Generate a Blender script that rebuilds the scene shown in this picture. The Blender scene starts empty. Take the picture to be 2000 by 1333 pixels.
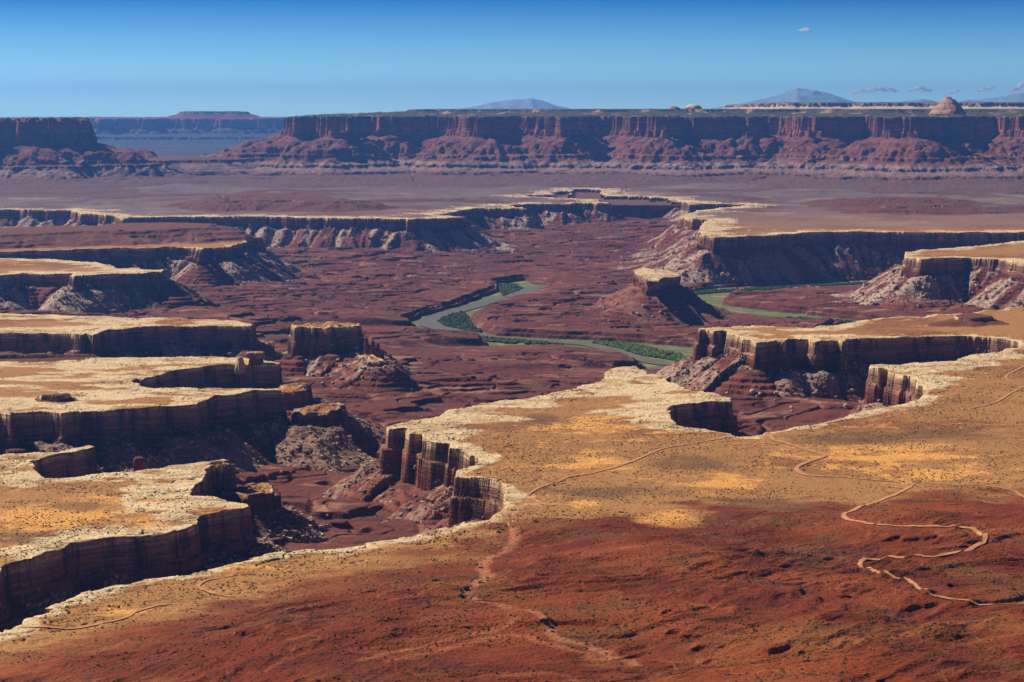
import bpy, math, random
import numpy as np
from concurrent.futures import ThreadPoolExecutor

random.seed(7)
RNG = np.random.default_rng(11)
scene = bpy.context.scene
COL = scene.collection

# ------------------------------------------------------------------ camera
FPX, CX, CY, HORIZON = 3888.9, 1000.0, 666.5, 215.0
PITCH = math.atan((CY - HORIZON) / FPX)
cam_data = bpy.data.cameras.new("camera")
cam_data.lens = 70.0
cam_data.sensor_width = 36.0
cam_data.clip_start = 10.0
cam_data.clip_end = 400000.0
cam = bpy.data.objects.new("camera", cam_data)
cam.location = (0, 0, 0)
cam.rotation_euler = (math.pi / 2 - PITCH, 0, 0)
COL.objects.link(cam)
scene.camera = cam

# ------------------------------------------------------------------ light
SUN_DIR = np.array([-0.84, 0.54])
SUN_DIR = SUN_DIR / np.hypot(*SUN_DIR)
SUN_EL = math.radians(39)
world = bpy.data.worlds.new("World")
scene.world = world
world.use_nodes = True
wn, wl = world.node_tree.nodes, world.node_tree.links
wn.clear()
w_out = wn.new("ShaderNodeOutputWorld")
w_bg = wn.new("ShaderNodeBackground")
w_sky = wn.new("ShaderNodeTexSky")
w_sky.sky_type = 'NISHITA'
w_sky.sun_disc = False
w_sky.sun_elevation = SUN_EL
w_sky.sun_rotation = math.atan2(SUN_DIR[0], SUN_DIR[1])
w_sky.altitude = 1800
w_sky.air_density = 1.0
w_sky.dust_density = 0.0
w_sky.ozone_density = 6.0
# the clear desert sky deepens quickly above the horizon
w_tc = wn.new("ShaderNodeTexCoord")
w_sep = wn.new("ShaderNodeSeparateXYZ")
w_ramp = wn.new("ShaderNodeValToRGB")
w_map = wn.new("ShaderNodeMapRange")
w_map.inputs[1].default_value = 0.0
w_map.inputs[2].default_value = 0.5
w_mul = wn.new("ShaderNodeMix")
w_mul.data_type = 'RGBA'
w_mul.blend_type = 'MULTIPLY'
w_mul.inputs[0].default_value = 1.0
w_e = w_ramp.color_ramp.elements.new(0.115)
w_e.color = (0.0, 0.37, 0.96, 1)
w_ramp.color_ramp.elements[0].position = 0.0
w_ramp.color_ramp.elements[0].color = (1.25, 1.9, 2.05, 1)
w_ramp.color_ramp.elements[2].position = 1.0
w_ramp.color_ramp.elements[2].color = (0.09, 0.105, 0.16, 1)
wl.new(w_tc.outputs['Generated'], w_sep.inputs[0])
wl.new(w_sep.outputs[2], w_map.inputs[0])
wl.new(w_map.outputs[0], w_ramp.inputs[0])
wl.new(w_sky.outputs[0], w_mul.inputs[6])
wl.new(w_ramp.outputs[0], w_mul.inputs[7])
wl.new(w_mul.outputs[2], w_bg.inputs[0])
w_bg.inputs[1].default_value = 0.05
wl.new(w_bg.outputs[0], w_out.inputs[0])

sun_data = bpy.data.lights.new("sun", 'SUN')
sun_data.energy = 5.0
sun_data.angle = math.radians(0.5)
sun_data.color = (1.0, 0.90, 0.74)
sun = bpy.data.objects.new("sun", sun_data)
ce = math.cos(SUN_EL)
to_sun = (SUN_DIR[0] * ce, SUN_DIR[1] * ce, math.sin(SUN_EL))
from mathutils import Vector
sun.rotation_euler = Vector(to_sun).to_track_quat('Z', 'Y').to_euler()
sun.location = (-3000, 3000, 3000)
COL.objects.link(sun)

scene.view_settings.view_transform = 'Standard'
scene.view_settings.look = 'None'
scene.view_settings.exposure = 0.55
scene.view_settings.gamma = 1.0
scene.cycles.max_bounces = 4
scene.cycles.diffuse_bounces = 2
scene.cycles.glossy_bounces = 1
scene.cycles.volume_bounces = 0
scene.cycles.transparent_max_bounces = 48
scene.cycles.use_denoising = True

HAZE_DENSITY = 2.1e-5
HAZE_COLOR = (0.13, 0.35, 1.0)

# ------------------------------------------------------------------ projection helpers
CP, SP = math.cos(PITCH), math.sin(PITCH)

def ray(px, py):
    x = (np.asarray(px, float) - CX) / FPX
    u = (CY - np.asarray(py, float)) / FPX
    return x, u * SP + CP, u * CP - SP

def at_level(px, py, z):
    """photo pixel -> point on the horizontal level z"""
    x, y, w = ray(px, py)
    t = z / w
    return x * t, y * t

def at_range(px, r):
    """photo column + ground range -> x, y"""
    x, y, w = ray(px, HORIZON)
    k = r / np.hypot(x, y)
    return x * k, y * k

def z_at(py, r):
    return (HORIZON - py) / FPX * r

def to_px(x, y, z):
    f = y * CP - z * SP
    u = y * SP + z * CP
    return CX + FPX * x / f, CY - FPX * u / f

# ------------------------------------------------------------------ noise
_pg = np.random.default_rng(5)
PERM = _pg.permutation(256).astype(np.int32)
PERM = np.concatenate([PERM, PERM])
_ang = _pg.random(256) * 2 * np.pi
GX, GY = np.cos(_ang).astype(np.float32), np.sin(_ang).astype(np.float32)
G3 = _pg.normal(size=(256, 3))
G3 = (G3 / np.linalg.norm(G3, axis=1, keepdims=True)).astype(np.float32)

def perlin(x, y, seed=0):
    x = np.asarray(x, np.float32); y = np.asarray(y, np.float32)
    xf, yf = np.floor(x), np.floor(y)
    xi = (xf.astype(np.int32) + seed * 37) & 255
    yi = (yf.astype(np.int32) + seed * 91) & 255
    x = x - xf; y = y - yf
    u = x * x * x * (x * (x * 6 - 15) + 10)
    v = y * y * y * (y * (y * 6 - 15) + 10)
    x1i = (xi + 1) & 255
    y1i = (yi + 1) & 255
    a, b = PERM[xi], PERM[x1i]
    def g(h, dx, dy):
        return GX[h] * dx + GY[h] * dy
    n00 = g(PERM[a + yi], x, y); n10 = g(PERM[b + yi], x - 1, y)
    n01 = g(PERM[a + y1i], x, y - 1); n11 = g(PERM[b + y1i], x - 1, y - 1)
    p = n00 + u * (n10 - n00)
    q = n01 + u * (n11 - n01)
    return (p + v * (q - p)) * 1.5

def fbm(x, y, octaves=4, seed=0, gain=0.5, lac=2.03):
    s = 0; a = 1.0; f = 1.0; t = 0
    for i in range(octaves):
        s = s + a * perlin(x * f, y * f, seed + i * 7)
        t += a; a *= gain; f *= lac
    return s / t * 1.4

def ridged(x, y, octaves=3, seed=0):
    s = 0; a = 1.0; f = 1.0; t = 0
    for i in range(octaves):
        s = s + a * (1 - 2 * np.abs(perlin(x * f, y * f, seed + i * 5)))
        t += a; a *= 0.5; f *= 2.1
    return s / t

def sstep(a, b, x):
    t = np.clip((x - a) / (b - a), 0, 1)
    return t * t * (3 - 2 * t)

def terrace(z, step, sharp=0.22):
    k = np.floor(z / step)
    f = z / step - k
    return (k + sstep(0.5 - sharp, 0.5 + sharp, f) * 0.75 + 0.25 * f) * step

def lerp(a, b, t):
    return a + (b - a) * t

# ------------------------------------------------------------------ the plan of the canyon: rim outlines
H = -430.0          # level of the white sandstone bench

def px_poly(pts, z=H):
    return np.array([at_level(p[0], p[1], z) for p in pts])

def rg_poly(pts):
    return np.array([at_range(p[0], p[1]) for p in pts])

NEAR = [(-500,1420),(-150,1290),(0,1236),(45,1222),(45,1209),(120,1182),(230,1148),(285,1130),(350,1123),(420,1110),(500,1090),
 (590,1076),(680,1069),(760,1058),(800,1051),(845,1033),(905,1024),(952,1017),(970,1003),(988,988),(986,968),(994,954),(980,942),(960,936),
 (925,931),(892,928),(895,919),(922,909),(938,899),(928,889),(905,878),(880,875),(874,868),(850,866),(836,862),(834,852),(826,846),
 (800,848),(793,842),(796,837),(780,838),(757,838),(754,832),(775,827),(800,822),(848,816),(880,800),(920,794),(970,786),(1020,778),(1080,766),
 (1120,760),(1124,754),(1176,746),(1188,728),(1200,720),(1240,715),(1256,724),(1262,731),(1304,734),(1306,744),(1320,752),(1340,758),
 (1346,764),(1400,772),(1430,777),(1430,781),(1395,784),(1360,787),(1330,792),(1304,798),(1310,815),(1320,829),(1360,838),(1448,850),(1472,851),
 (1540,840),(1592,828),(1640,816),(1700,800),(1760,790),(1800,776),(1812,762),(1808,752),(1780,740),(1752,730),(1735,727),(1728,720),(1718,722),(1704,719),
 (1704,714),(1720,711),(1760,712),(1800,708),(1860,704),(1888,696),(1920,692),(1960,686),(1990,677),(1992,669),(1970,662),(1940,658),(1880,655),
 (1800,657),(1720,660),(1660,663),(1646,666),(1640,663),(1600,664),(1592,668),(1580,664),(1544,664),(1535,668),(1515,666),(1480,668),(1472,664),
 (1448,662),(1440,655),(1420,652),(1416,646),(1394,648),(1376,644),(1366,645),(1362,640),(1400,638),(1480,637),(1580,639),(1620,636),(1680,626),(1760,620),(1880,612),
 (1960,604),(2000,598),(2200,588),(2700,570),(3400,900),(3400,1700),(1000,2600),(-2500,2600)]
RIGHT = [(1766,495),(1775,503),(1799,506),(1835,504),(1895,503),(1955,506),(2000,515),(2100,528),(2400,560),(2700,565),(2700,480),(2100,462),(2030,466),
 (1970,473),(1940,477),(1850,485),(1805,488),(1772,492)]
FAR = [(-900,404),(-300,406),(0,410),(30,409),(90,411),(141,410),(150,414),(156,411),(160,418),(168,418),(207,419),(231,422),(240,428),(249,425),(300,424),(360,423),(500,423),
 (650,426),(740,427),(800,428),(875,426),(902,424),(890,422),(848,419),(875,417),(899,411),(920,408),(950,407),(1028,407),(1010,405),
 (992,401),(1030,398),(1117,398),(1125,396),(1168,397),(1195,397),(1168,393),(1171,390),(1114,387),(1000,382),(1060,380.5),(1084,380),(1075,375),(1111,372.5),(1116,379),(1119,369.5),
 (1150,369),(1177,370),(1174,377),(1183,383),(1225,383),(1267,384),(1272,387),(1276,385.5),(1306,386),(1315,392),(1345,394),(1348,399),(1390,398),(1459,398.5),(1447,402),
 (1360,411),(1351,416),(1333,420),(1330,425),(1348,429),(1384,429),(1374,437),(1370,449),(1369,458),(1396,464),(1450,462.5),(1510,459),
 (1580,454),(1700,453),(1850,454),(2000,453),(2300,455),(2900,458),(2900,223),(-900,223)]
L1 = [(-400,497),(0,493),(90,489),(240,485),(330,482),(387,484),(392,488),(399,484),(447,484),(459,479),(486,472),(480,467),(510,464),(485,460),(440,452),(300,446),(0,443),(-400,443)]
L2 = [(-400,500),(0,503),(90,506),(180,512),(222,517),(228,523),(270,523),(300,527),(318,527),(318,531),(300,531),(240,535),(180,538),(150,537),(144,541),(138,534),(90,535),(45,535),(0,538),(-400,545)]
L3 = [(-400,608),(30,612),(120,615),(240,620),(360,622),(420,622),(465,628),(498,634),(490,637),(474,635),(390,636),(330,637),(255,641),(210,647),(182,655),(168,651),(162,654),(135,652),(90,650),(0,651),(-400,655)]
L4 = [(-500,695),(0,697),(212,700),(280,697),(340,698),(400,695),(424,695),(445,698),(480,698),(515,702),(548,710),(552,713),(500,712),(440,712),(360,720),(300,732),(260,744),
 (280,753),(340,758),(440,761),(544,760),(546,763),(500,764),(460,770),(420,774),(388,784),(384,788),(340,792),(280,798),(220,800),(160,802),(120,808),(80,804),(24,806),(20,811),(0,808),(-500,815)]
L5 = [(-600,900),(0,888),(60,882),(120,880),(176,873),(184,876),(176,879),(120,886),(96,892),(60,902),(68,918),(88,932),(136,932),(180,926),(248,924),(320,908),
 (372,902),(436,900),(438,903),(408,914),(388,938),(368,962),(400,970),(440,978),(480,982),(492,988),(440,1000),(396,1008),(386,1012),(384,1022),(360,1034),
 (320,1042),(240,1050),(148,1060),(80,1084),(12,1108),(0,1122),(-100,1165),(-600,1330)]
BLOCK = [(572,633),(640,630),(700,631),(706,636),(692,639),(650,638),(640,640.5),(600,639),(575,640)]
CAPB = [(1237,527),(1255,522),(1300,527),(1331,533),(1332,540),(1300,543),(1287,549),(1264,549),(1260,540),(1240,536)]
LEDGE_A = [(556,750),(590,748),(597,752),(594,760),(560,762)]
LEDGE_B = [(580,798),(610,792),(660,786),(670,792),(668,800),(640,804),(590,806)]
LEDGE_C = [(430,952),(470,950),(515,946),(522,952),(520,962),(480,966),(436,964)]
LEDGE_D = [(704,692),(722,690),(742,698),(738,702),(718,700)]

_cb = px_poly(CAPB, -466)
NECK = _cb.mean(0) + (_cb - _cb.mean(0)) * 0.74
# id: (outline, top level, white cap thickness, red cliff thickness, talus slope)
RIMS = [
 (px_poly(NEAR), H, 24, 30, 0.70), (px_poly(RIGHT), H, 26, 26, 0.66), (px_poly(FAR), H, 30, 14, 0.62),
 (px_poly(L1), H, 26, 18, 0.64), (px_poly(L2), H, 24, 14, 0.62), (px_poly(L3), H, 32, 10, 0.66),
 (px_poly(L4), H, 32, 12, 0.72), (px_poly(L5), H, 30, 16, 0.72),
 (px_poly(BLOCK), H, 22, 36, 0.66), (NECK, -482.0, 3, 16, 0.56),
 (px_poly(LEDGE_A, -452), -452.0, 2, 28, 0.6), (px_poly(LEDGE_B, -462), -462.0, 2, 32, 0.46), (px_poly(LEDGE_C, -462), -462.0, 2, 24, 0.55),
 (px_poly(LEDGE_D, -476), -478.0, 2, 6, 0.6)]
R_TOP = np.array([r[1] for r in RIMS], np.float32)
R_CAP = np.array([r[2] for r in RIMS], np.float32)
R_RED = np.array([r[3] for r in RIMS], np.float32)
R_TAL = np.array([r[4] for r in RIMS], np.float32)
BUTTE_ID, TURK_ID = 8, 9

# inner gorge (river flat)
ZR = -592.0
GORGE = [(974,555),(1025,549),(1040,556),(1078,562),(1055,569),(1025,578),(980,591),(944,605),(920,620),(914,629),(944,650),(968,658),(1100,664),(1150,666),(1240,671),
 (1354,680),(1450,684),(1560,668),(1700,645),(1730,634),(1670,627),(1600,619),(1535,612),(1450,603),(1412,597),(1406,588),(1430,577),(1470,570),(1560,563),(1640,559),(1715,556),(1900,549),(2400,545),
 (2400,538),(1900,542),(1715,548),(1600,553),(1500,558),(1400,565),(1350,572),(1358,590),(1395,604),(1440,612),(1540,622),(1650,633),(1640,640),(1520,690),(1440,712),(1360,722),(1260,722),
 (1225,700),(1180,690),(1126,679),(1090,673),(1010,675),(959,677),(935,661),(890,654),(818,640),(798,631),(830,618),(890,602),(974,570)]
GORGE_W = px_poly(GORGE, ZR)

# far mesas: (outline, kind)
_mp = [(575,12950),(600,13000),(640,12930),(660,12980),(690,13300),(720,13400),(755,13150),(800,13350),(860,13560),(885,13150),(915,13050),(947,12950),(985,13300),(1010,13400),
 (1056,13050),(1090,13000),(1119,13050),(1150,13400),(1171,13500),(1230,13150),(1297,12850),(1315,13200),(1332,13300),(1360,13080),(1395,13060),(1450,13050),(1480,13450),(1500,13550),(1550,13200),
 (1600,12980),(1640,13150),(1688,13200),(1740,12900),(1790,12600),(1830,12950),(1900,13300),(1950,13400),(1975,13150),(2000,13100),(2100,12900),(2300,13300),(2900,13000),
 (2900,26000),(1400,26000),(640,19000),(600,15500),(582,14200)]
MESA = rg_poly([(p, 13100 + (r - 13100) * 1.7 if 600 < p <= 2000 and r < 13900 else r) for p, r in _mp])
MESA_L = rg_poly([(-500,11700),(-100,11800),(0,11900),(60,11850),(82,11900),(84,12060),(92,12060),(94,11920),(130,11930),(160,11960),(165,12100),(172,12500),(160,12900),(-500,13400)])
TIER2 = rg_poly([(812,15200),(838,15200),(850,15600),(900,15000),(1000,14900),(1100,14500),(1180,14400),(1230,14500),(1290,14300),(1350,14350),(1420,14600),(1500,14500),(1560,15000),(1690,14300),(1700,14150),(1755,14150),(1765,14500),(1800,15200),(1950,15000),(2000,14300),(2300,14200),(2900,14200),(2900,27000),(800,27000)])
TIER3 = rg_poly([(1490,19000),(1545,18000),(1560,18600),(1580,18000),(1640,18100),(1660,18500),(1690,18000),(1780,17900),(1800,18500),(1850,18300),(1900,17900),(2000,18100),(2400,18000),(2900,18000),(2900,30000),(1400,30000)])
BLUE = rg_poly([(-900,27000),(-300,26500),(0,26800),(100,26600),(160,26900),(200,26500),(240,26800),(300,26400),(330,26900),(380,26500),(420,26800),(450,26400),(480,26900),(520,26600),(570,26700),(640,26500),(800,27000),(800,30500),(-900,30500)])
BLUE_T = rg_poly([(352,27900),(368,27400),(400,27300),(440,27400),(466,27300),(482,27900),(470,29500),(360,29500)])
BENCH = np.concatenate([px_poly([(-900,321),(-200,319),(0,318),(60,320),(150,318),(235,315),(330,314),(420,312),(500,310),(560,309),(640,308),(700,306),(770,304),(800,301)], -300.0),
 rg_poly([(830,13100),(760,13800),(600,14300),(480,13000),(300,13200),(200,13600),(-900,14500)])])
# low tables standing on the benches: (outline, level above which they stand out, cap, slope)
TABLES = [
 (px_poly([(425,384),(500,377),(560,376),(625,381),(690,392),(640,394),(560,391),(430,391)], -392), -392.0, 7, 0.16),
 (px_poly([(-300,448),(0,445),(120,441),(240,437),(330,434),(410,437),(422,443),(380,447),(300,448),(200,451),(0,459),(-300,462)], -394), -394.0, 5, 0.20),
 (px_poly([(1680,385),(1730,383),(1800,384),(1850,387),(1780,389),(1700,388)], -402), -402.0, 5, 0.10),
 (px_poly([(1730,399),(1800,397),(1830,400),(1790,403),(1740,403)], -396), -396.0, 6, 0.12),
 (px_poly([(-300,672),(0,680),(100,672),(150,668),(200,676),(214,690),(150,694),(0,696),(-300,694)], -423), -423.0, 3, 0.30),
 (px_poly([(100,668),(118,666),(150,664),(158,668),(150,671),(104,674)], -410), -410.0, 7, 0.42),
 (px_poly([(1886,615),(1905,613),(1928,615),(1932,618),(1910,620),(1890,619)], -417), -417.0, 6, 0.22),
 (px_poly([(76,771),(110,766),(138,769),(140,774),(110,778),(80,777)], -424), -424.0, 5, 0.5),
]
ROCKS_FAR = [  # domes on the far mesa: px, range, half width m, height m, depth m
 (1850, 14100, 118, 128, 150), (1354, 15300, 66, 44, 80), (1317, 14600, 48, 26, 60), (826, 15000, 40, 14, 60)]

CONTROL = [(650,800,-548),(700,490,-546),(500,565,-540),(250,608,-508),(60,612,-506),(1230,437,-508),(1120,450,-525),(1600,547,-580),(1900,597,-548),(1650,803,-535),(1450,835,-528),
 (640,990,-520),(560,960,-540),(520,1090,-500),(200,1150,-500),(680,870,-545),(1000,520,-575),(1150,520,-590),(1285,640,-592),(1100,610,-596),(700,600,-580),(750,690,-590),(900,720,-596),(1100,720,-600),
 (700,780,-535),(720,748,-516),(765,735,-514),(640,758,-522),(600,700,-530),(1500,590,-600),(1600,605,-598),(1750,600,-580),(1400,470,-540),(100,900,-510),(560,900,-508),(620,930,-522),(680,905,-540),(300,700,-530),(450,690,-530),(-300,560,-505),(1250,400,-500),(80,470,-520),(2000,690,-490),(100,430,-500)]
CONTROL = [(a, b, max(c, -574)) for a, b, c in CONTROL]
CTRL = np.array([(*at_level(c[0], c[1], c[2]), c[2]) for c in CONTROL])

# ------------------------------------------------------------------ polar sampling of the ground
R0, R1, NFINE = 900.0, 52000.0, 5200
AZ = np.concatenate([np.linspace(-24, -15.2, 90, endpoint=False), np.linspace(-15.2, 15.2, 1260, endpoint=False), np.linspace(15.2, 24, 91)]) * math.pi / 180
NA = len(AZ)
LR = np.linspace(math.log(R0), math.log(R1), NFINE)
RR = np.exp(LR).astype(np.float32)

def sdf(az, polys, reach):
    """signed distance (inside negative), nearest-outline id and along-outline coordinate for one block of columns"""
    n = len(az)
    D2 = np.full((n, NFINE), reach * reach, np.float32)
    S = np.zeros((n, NFINE), np.float32)
    ID = np.zeros((n, NFINE), np.int16)
    INS = np.zeros((n, NFINE), bool)
    sa, ca = np.sin(az), np.cos(az)
    sf, cf = sa.astype(np.float32), ca.astype(np.float32)
    a0, a1 = az[0], az[-1]
    for pid, P in enumerate(polys):
        Q = np.roll(P, -1, axis=0)
        flips = np.zeros((n, NFINE + 1), np.int8)
        s_acc = pid * 5000.0
        for (p, q) in zip(P, Q):
            e = q - p
            L = math.hypot(*e)
            s0 = s_acc
            s_acc += L
            # crossings of each radial line with this edge
            den = e[0] * ca - e[1] * sa
            with np.errstate(divide='ignore', invalid='ignore'):
                t = (p[1] * sa - p[0] * ca) / den
                rc = np.where(np.abs(sa) > np.abs(ca), (p[0] + e[0] * t) / sa, (p[1] + e[1] * t) / ca)
            side_p = p[0] * ca - p[1] * sa
            side_q = q[0] * ca - q[1] * sa
            ok = ((side_p > 0) != (side_q > 0)) & (rc > 0)
            if ok.any():
                idx = np.searchsorted(RR, rc[ok])
                np.add.at(flips, (np.nonzero(ok)[0], idx), 1)
            # distance, only near the edge
            k = max(1, int(L / 2000) + 1)
            for j in range(k):
                pa, pb = p + e * j / k, p + e * (j + 1) / k
                ee = pb - pa
                l2 = ee @ ee
                ra, rb = np.hypot(*pa), np.hypot(*pb)
                mid = (pa + pb) / 2
                half = math.sqrt(l2) / 2
                rmin = max(np.hypot(*mid) - half - reach, 1.0)
                rmax = np.hypot(*mid) + half + reach
                if rmax < R0:
                    continue
                if rmin > 100 and mid[1] > 0:
                    am = math.atan2(mid[0], mid[1])
                    da = math.asin(min(1.0, (half + reach) / max(np.hypot(*mid), half + reach)))
                    if am + da < a0 or am - da > a1:
                        continue
                i0, i1 = np.searchsorted(RR, [rmin, rmax])
                if i1 <= i0:
                    continue
                X = sf[:, None] * RR[None, i0:i1] - np.float32(pa[0])
                Y = cf[:, None] * RR[None, i0:i1] - np.float32(pa[1])
                tt = np.clip((X * np.float32(ee[0]) + Y * np.float32(ee[1])) / np.float32(l2), 0, 1)
                X -= tt * np.float32(ee[0]); Y -= tt * np.float32(ee[1])
                d2 = X * X + Y * Y
                sub = D2[:, i0:i1]
                m = d2 < sub
                sub[m] = d2[m]
                S[:, i0:i1][m] = (s0 + L * (j + tt[m]) / k)
                ID[:, i0:i1][m] = pid
        ins = (np.cumsum(flips[:, :NFINE], axis=1) + start_inside(P)) % 2 == 1
        far = ins & (D2 >= reach * reach * 0.999)
        ID[far] = pid
        INS |= ins
    D = np.sqrt(D2)
    return np.where(INS, -D, D), S, ID

def start_inside(P):
    x, y = P[:, 0], P[:, 1]
    x2, y2 = np.roll(x, -1), np.roll(y, -1)
    c = 0
    for a, b, a2, b2 in zip(x, y, x2, y2):
        if (b > 0) != (b2 > 0):
            if 0 < a + (0 - b) / (b2 - b) * (a2 - a):
                c += 1
    return c % 2

BLK = np.random.default_rng(17).random(1024).astype(np.float32) * 2 - 1
MOUNTS = [([880,930,960,990,1020,1040,1060,1090,1130], [216,208,201,197,195,193.5,198,208,216], 46000),
          ([1380,1440,1480,1520,1550,1558,1575,1610,1640,1665,1720], [214,205,196,187,177,174,176.5,182,191,199,208], 46500),
          ([1740,1765,1800,1820,1850], [206,199,195,198,206], 47500),
          ([1840,1890,1950,1990,2050,2200], [206,196,192,184,180,190], 46000)]

def ground(az):
    """height and surface data for a block of radial columns"""
    sa, ca = np.sin(az).astype(np.float32)[:, None], np.cos(az).astype(np.float32)[:, None]
    X = sa * RR[None, :]
    Y = ca * RR[None, :]
    d, S, ID = sdf(az, [r[0] for r in RIMS], 420.0)
    dg, _, _ = sdf(az, [GORGE_W], 500.0)
    S = np.where(ID == 9, X + 0.6 * Y, S).astype(np.float32)
    # ragged rims: alcoves, joints and blocks
    n_big = fbm(X / 90, Y / 90, 2, 3)
    n_mid = perlin(X / 26, Y / 26, 4)
    n_sml = perlin(X / 9, Y / 9, 6)
    sc = np.clip(Y / 4000, 0.6, 2.0)
    rb = BLK[(np.floor(S / 41 + 0.35 * n_big)).astype(np.int64) & 1023] * 4.2 + BLK[(np.floor(S / 17 + 0.3 * n_mid)).astype(np.int64) + 77 & 1023] * 1.3 + BLK[(np.floor(S / 7.3)).astype(np.int64) + 300 & 1023] * 0.35
    d = d + n_big * 9 * sc + n_mid * 1.2 + n_sml * 0.5 - 1.0 + rb * (0.30 + 1.3 * sstep(-0.05, 0.4, perlin(S / 260, S * 0, 45))) * sstep(-40, -12, d) * sstep(90, 30, d)
    d = d + np.where(ID >= 8, n_sml * 2.6 + n_mid * 4.0, 0)
    # ---- canyon floor
    den = np.zeros_like(X); num = np.zeros_like(X)
    for cx_, cy_, cz_ in CTRL:
        w = 1.0 / ((X - cx_) ** 2 + (Y - cy_) ** 2 + 150.0 ** 2) ** 1.5
        num += w * cz_; den += w
    F = num / den
    low = fbm(X / 420, Y / 420, 4, 21)
    F = F + low * 16
    gl = fbm(X / 240, Y / 130, 4, 27)
    gl2 = fbm(X / 85, Y / 60, 3, 28)
    F = F + gl * 8 + gl2 * 3.2
    F = np.maximum(F, ZR + 12 + 4 * low)
    und0 = fbm(X / 620, Y / 520, 3, 25)
    F = lerp(F, terrace(F + 2 * perlin(X / 60, Y / 60, 29), 6.0, 0.05) * sstep(0.15, -0.15, und0) + terrace(F + 3 * perlin(X / 80, Y / 80, 26), 12.0, 0.05) * (1 - sstep(0.15, -0.15, und0)), 0.97 * sstep(-0.5, 0.0, fbm(X / 330, Y / 260, 3, 31)))
    # dry washes cut in the floor
    wash = np.abs(fbm(X / 520, Y / 420, 3, 33))
    F = F - 8 * sstep(0.05, 0.0, wash) * sstep(0, 200, d)
    gly = np.abs(fbm(X / 190, Y / 150, 3, 35))
    F = F - 4.0 * sstep(0.045, 0.0, gly) * sstep(0, 150, d)
    F = F + 0.9 * perlin(X / 13, Y / 13, 30)
    # inner gorge
    dgn = dg + fbm(X / 70, Y / 70, 3, 41) * 11
    slope_r = np.gradient(dg, axis=1) / np.maximum(np.gradient(RR)[None, :], 0.1)
    lowb = sstep(-0.15, -0.55, slope_r)
    hb = 11 - 9.0 * lowb
    bank = ZR + np.where(dgn < 0, 0, np.where(dgn < 30, sstep(0, 9, dgn) * hb + sstep(14, 24, dgn) * hb, 2 * hb + (dgn - 30) * (0.10 - 0.055 * lowb)))
    gorge = dgn < 0
    F = np.where(dgn < 260 + 200 * lowb, np.minimum(F, bank + 0.6 * n_sml + (dgn > 12) * 1.5 * n_mid), F)
    F = np.where(gorge, ZR + 0.3 * n_mid, F)
    # ---- plateau tops
    T = np.broadcast_to(R_TOP[ID], X.shape) + 0.0
    und = fbm(X / 600, Y / 600, 3, 51)
    far = sstep(9500, 12500, Y)
    T = T + np.where(ID >= 8, fbm(X / 22, Y / 22, 3, 55) * 5.0 * sstep(2, -6, d), 0) + np.where(ID >= 8, 0, und * 5 * sstep(0, -250, d) + 0)
    farp = sstep(7000, 9000, Y) * sstep(-60, -350, d)
    fz = 26 * fbm(X / 800, Y / 700, 5, 53) + 5 * far
    T = T + np.where(ID == 2, farp * lerp(fz, terrace(fz + 2 * n_big, 9, 0.08), 0.7 * sstep(-0.2, 0.2, fbm(X / 500, Y / 500, 2, 54))), 0)
    slab = fbm(X / 85, Y / 55, 4, 57)
    white_w = sstep(-170, -30, d)
    T = T + white_w * (terrace(slab * 7, 2.6, 0.10)) * 0.5 - 1.5 * sstep(0, -6, d) * 0
    crack = np.abs(fbm(X / 75, Y / 42, 2, 61)) + 0.06 * np.abs(n_sml)
    T = T - white_w * 2.5 * sstep(0.06, 0.0, crack)
    # low tables and knolls
    tab_cls = np.full(X.shape, -1, np.int16)
    for ti, (P, zt, cap, sl) in enumerate(TABLES):
        dt, St, _ = sdf(az, [P], 700.0 if sl < 0.25 else 120.0)
        m = dt < (690 if sl < 0.25 else 115)
        if not m.any():
            continue
        k = 0.25 if zt > -415 and cap < 8 and sl < 0.25 else 0.15
        dn = dt + fbm(X / 190, Y / 190, 4, 71) * (90 if sl < 0.25 else 60 * k) + n_mid * 8 * k * 2
        slope_len = np.maximum(dn - 3, 0)
        gul = ridged(St / 45, dn / 220, 2, 73)
        zz = zt + und * 2 - np.where(dn < 0, 0, np.clip(dn / 3, 0, 1) * cap) - slope_len * sl * np.where(slope_len < 120, 1.0, 1.0) + gul * np.clip(slope_len / 60, 0, 1) * (5 if sl < 0.25 else 3)
        zz = lerp(zz, terrace(zz + 4 * fbm(X / 70, Y / 70, 3, 75), 11.0, 0.10), 0.75 * sstep(-0.3, 0.3, fbm(X / 260, Y / 260, 2, 76)))
        up = m & (zz > T) & (d < 6)
        T = np.where(up, zz, T)
        tab_cls = np.where(up & (ti != 8), ti, tab_cls)
    # red hills rising to the overlook
    pxv, pyv = to_px(X, Y, np.float32(H))
    edge = np.interp(pxv, [-600,0,300,480,800,1050,1200,1500,1770,2000,2600], [1410,1280,1190,1140,1058,1008,990,980,950,935,900])
    edge = edge + 30 * fbm(X / 150, Y / 150, 3, 81)
    up = np.clip((pyv - edge) / 300, 0, 3)
    near = (ID == 0) & (d < 0)
    wx = X + 60 * fbm(X / 300, Y / 300, 2, 82); wy = Y + 60 * fbm(X / 300, Y / 300, 2, 84)
    ru, rv = wx * 0.87 + wy * 0.5, wy * 0.87 - wx * 0.5
    folds = ridged(ru / 330, rv / 120, 4, 83)
    small = ridged(ru / 85, rv / 40, 3, 85)
    hills = fbm(X / 420, Y / 380, 3, 87)
    red = np.where(near, np.clip(up * 2.4, 0, 1), 0)
    amp = sstep(0.0, 0.5, up)
    T = T + np.where(near, up * 32 + amp * (hills * 20 + folds * 11.0 + small * 2.6), 0)
    led = sstep(0.12, 0.35, fbm(X / 170, Y / 120, 3, 89))
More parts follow.
